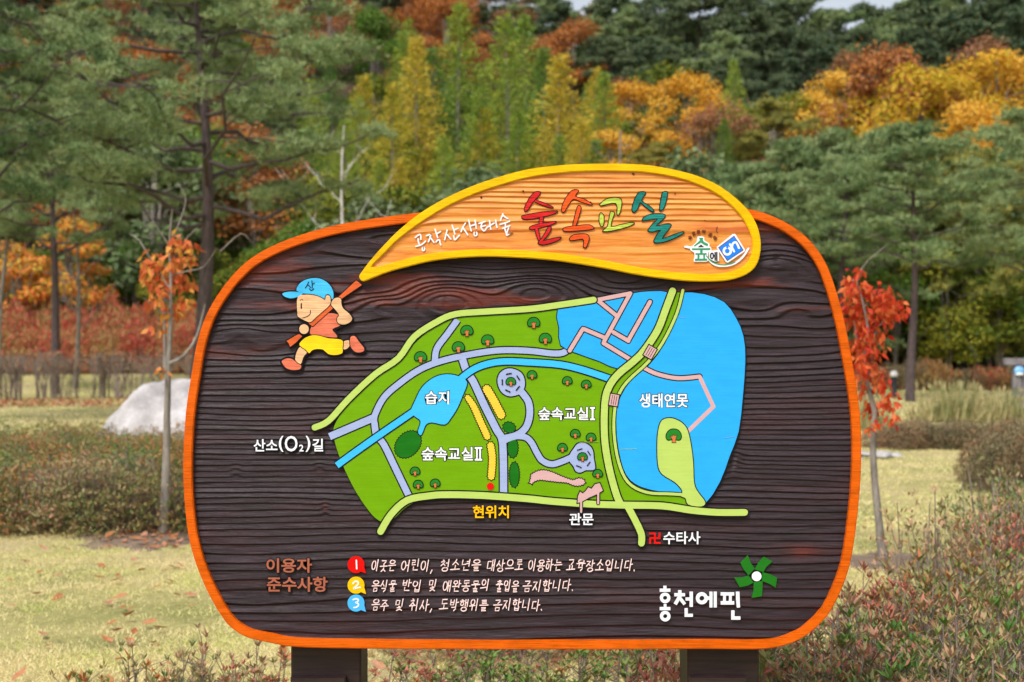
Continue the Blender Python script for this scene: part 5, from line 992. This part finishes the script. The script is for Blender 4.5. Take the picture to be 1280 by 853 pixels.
# ------------------------------------------------------------------ say which one of its group each thing is
def ordw(n):
    return 'first second third fourth fifth sixth seventh eighth ninth tenth eleventh twelfth'.split()[n - 1] if n <= 12 else '%d%s' % (n, 'th' if n % 100 in (11, 12, 13) else {1: 'st', 2: 'nd', 3: 'rd'}.get(n % 10, 'th'))
SHORT = {'upright sprigs in the right drift': 'upright leafy azalea sprig in the right drift', 'azaleas of the left hedge': 'olive and bronze azalea of the left hedge', 'azaleas in the right foreground drift': 'russet and green azalea in the right foreground', 'dark pines along the ridge': 'dark pine on the ridge', 'leafy trees along the foot of the slope': 'leafy tree at the foot of the slope',
 'golden oaks on the hillside': 'golden oak on the right hillside', 'pines at the foot of the right slope': 'bushy pine below the golden oaks', 'bare-stemmed hedge across the left lawn': 'bare-stemmed plant of the far left hedge', 'red shrubs above the left hedge': 'red shrub above the bare left hedge',
 'green larches above the board': 'tall green larch above the board', 'yellowing larches above the board': 'yellowing larch above the board', 'brown oaks among the gold': 'brown oak among the golden ones', 'orange oaks on the left hillside': 'orange-brown oak high on the left slope',
 'clipped shrubs beside the right lawn': 'rounded clipped shrub beside the right lawn', 'clipped shrubs across the far lawn': 'low clipped shrub across the far right lawn', 'dry reed tufts on the right': 'dry reed tuft behind the low right hedge', 'russet shrubs below the right slope': 'russet shrub below the right slope',
 'azalea sprigs at lower left': 'small azalea sprig at the lower left edge', 'azaleas behind the board legs': 'loose azalea behind the legs of the board', 'pale bushes at the foot of the slope': 'pale bush at the foot of the slope', 'small pale stones on the grass': 'small pale stone beside the red sapling',
 'narrow green larches': 'narrow bright green larch by the golden oaks', 'dark pines by the golden oaks': 'dark pine just left of the golden oaks'}
from collections import defaultdict
gr = defaultdict(list)
for o in bpy.data.objects:
    if o.parent is None and o.get('group') in SHORT: gr[o['group']].append(o)
for k, v in gr.items():
    rows = None
    if k == 'azaleas of the left hedge': rows = [12.2, 13.2, 14.3, 15.6, 17.0, 18.6]
    if k == 'azaleas in the right foreground drift': rows = list(np.arange(4.9, 10.2, .5))
    if k == 'red shrubs above the left hedge': rows = [50, 51.7, 53.4]
    if rows is None:
        for i, o in enumerate(sorted(v, key=lambda o: o.location.x / o.location.y)): o['label'] = SHORT[k] + ', ' + ordw(i + 1) + ' from the left'
    else:
        rr_ = defaultdict(list)
        for o in v: rr_[int(np.argmin([abs(o.location.y - q) for q in rows]))].append(o)
        for q, ri in enumerate(sorted(rr_)):
            for i, o in enumerate(sorted(rr_[ri], key=lambda o: o.location.x / o.location.y)): o['label'] = SHORT[k] + ', ' + ordw(q + 1) + ' row, ' + ordw(i + 1) + ' from left'
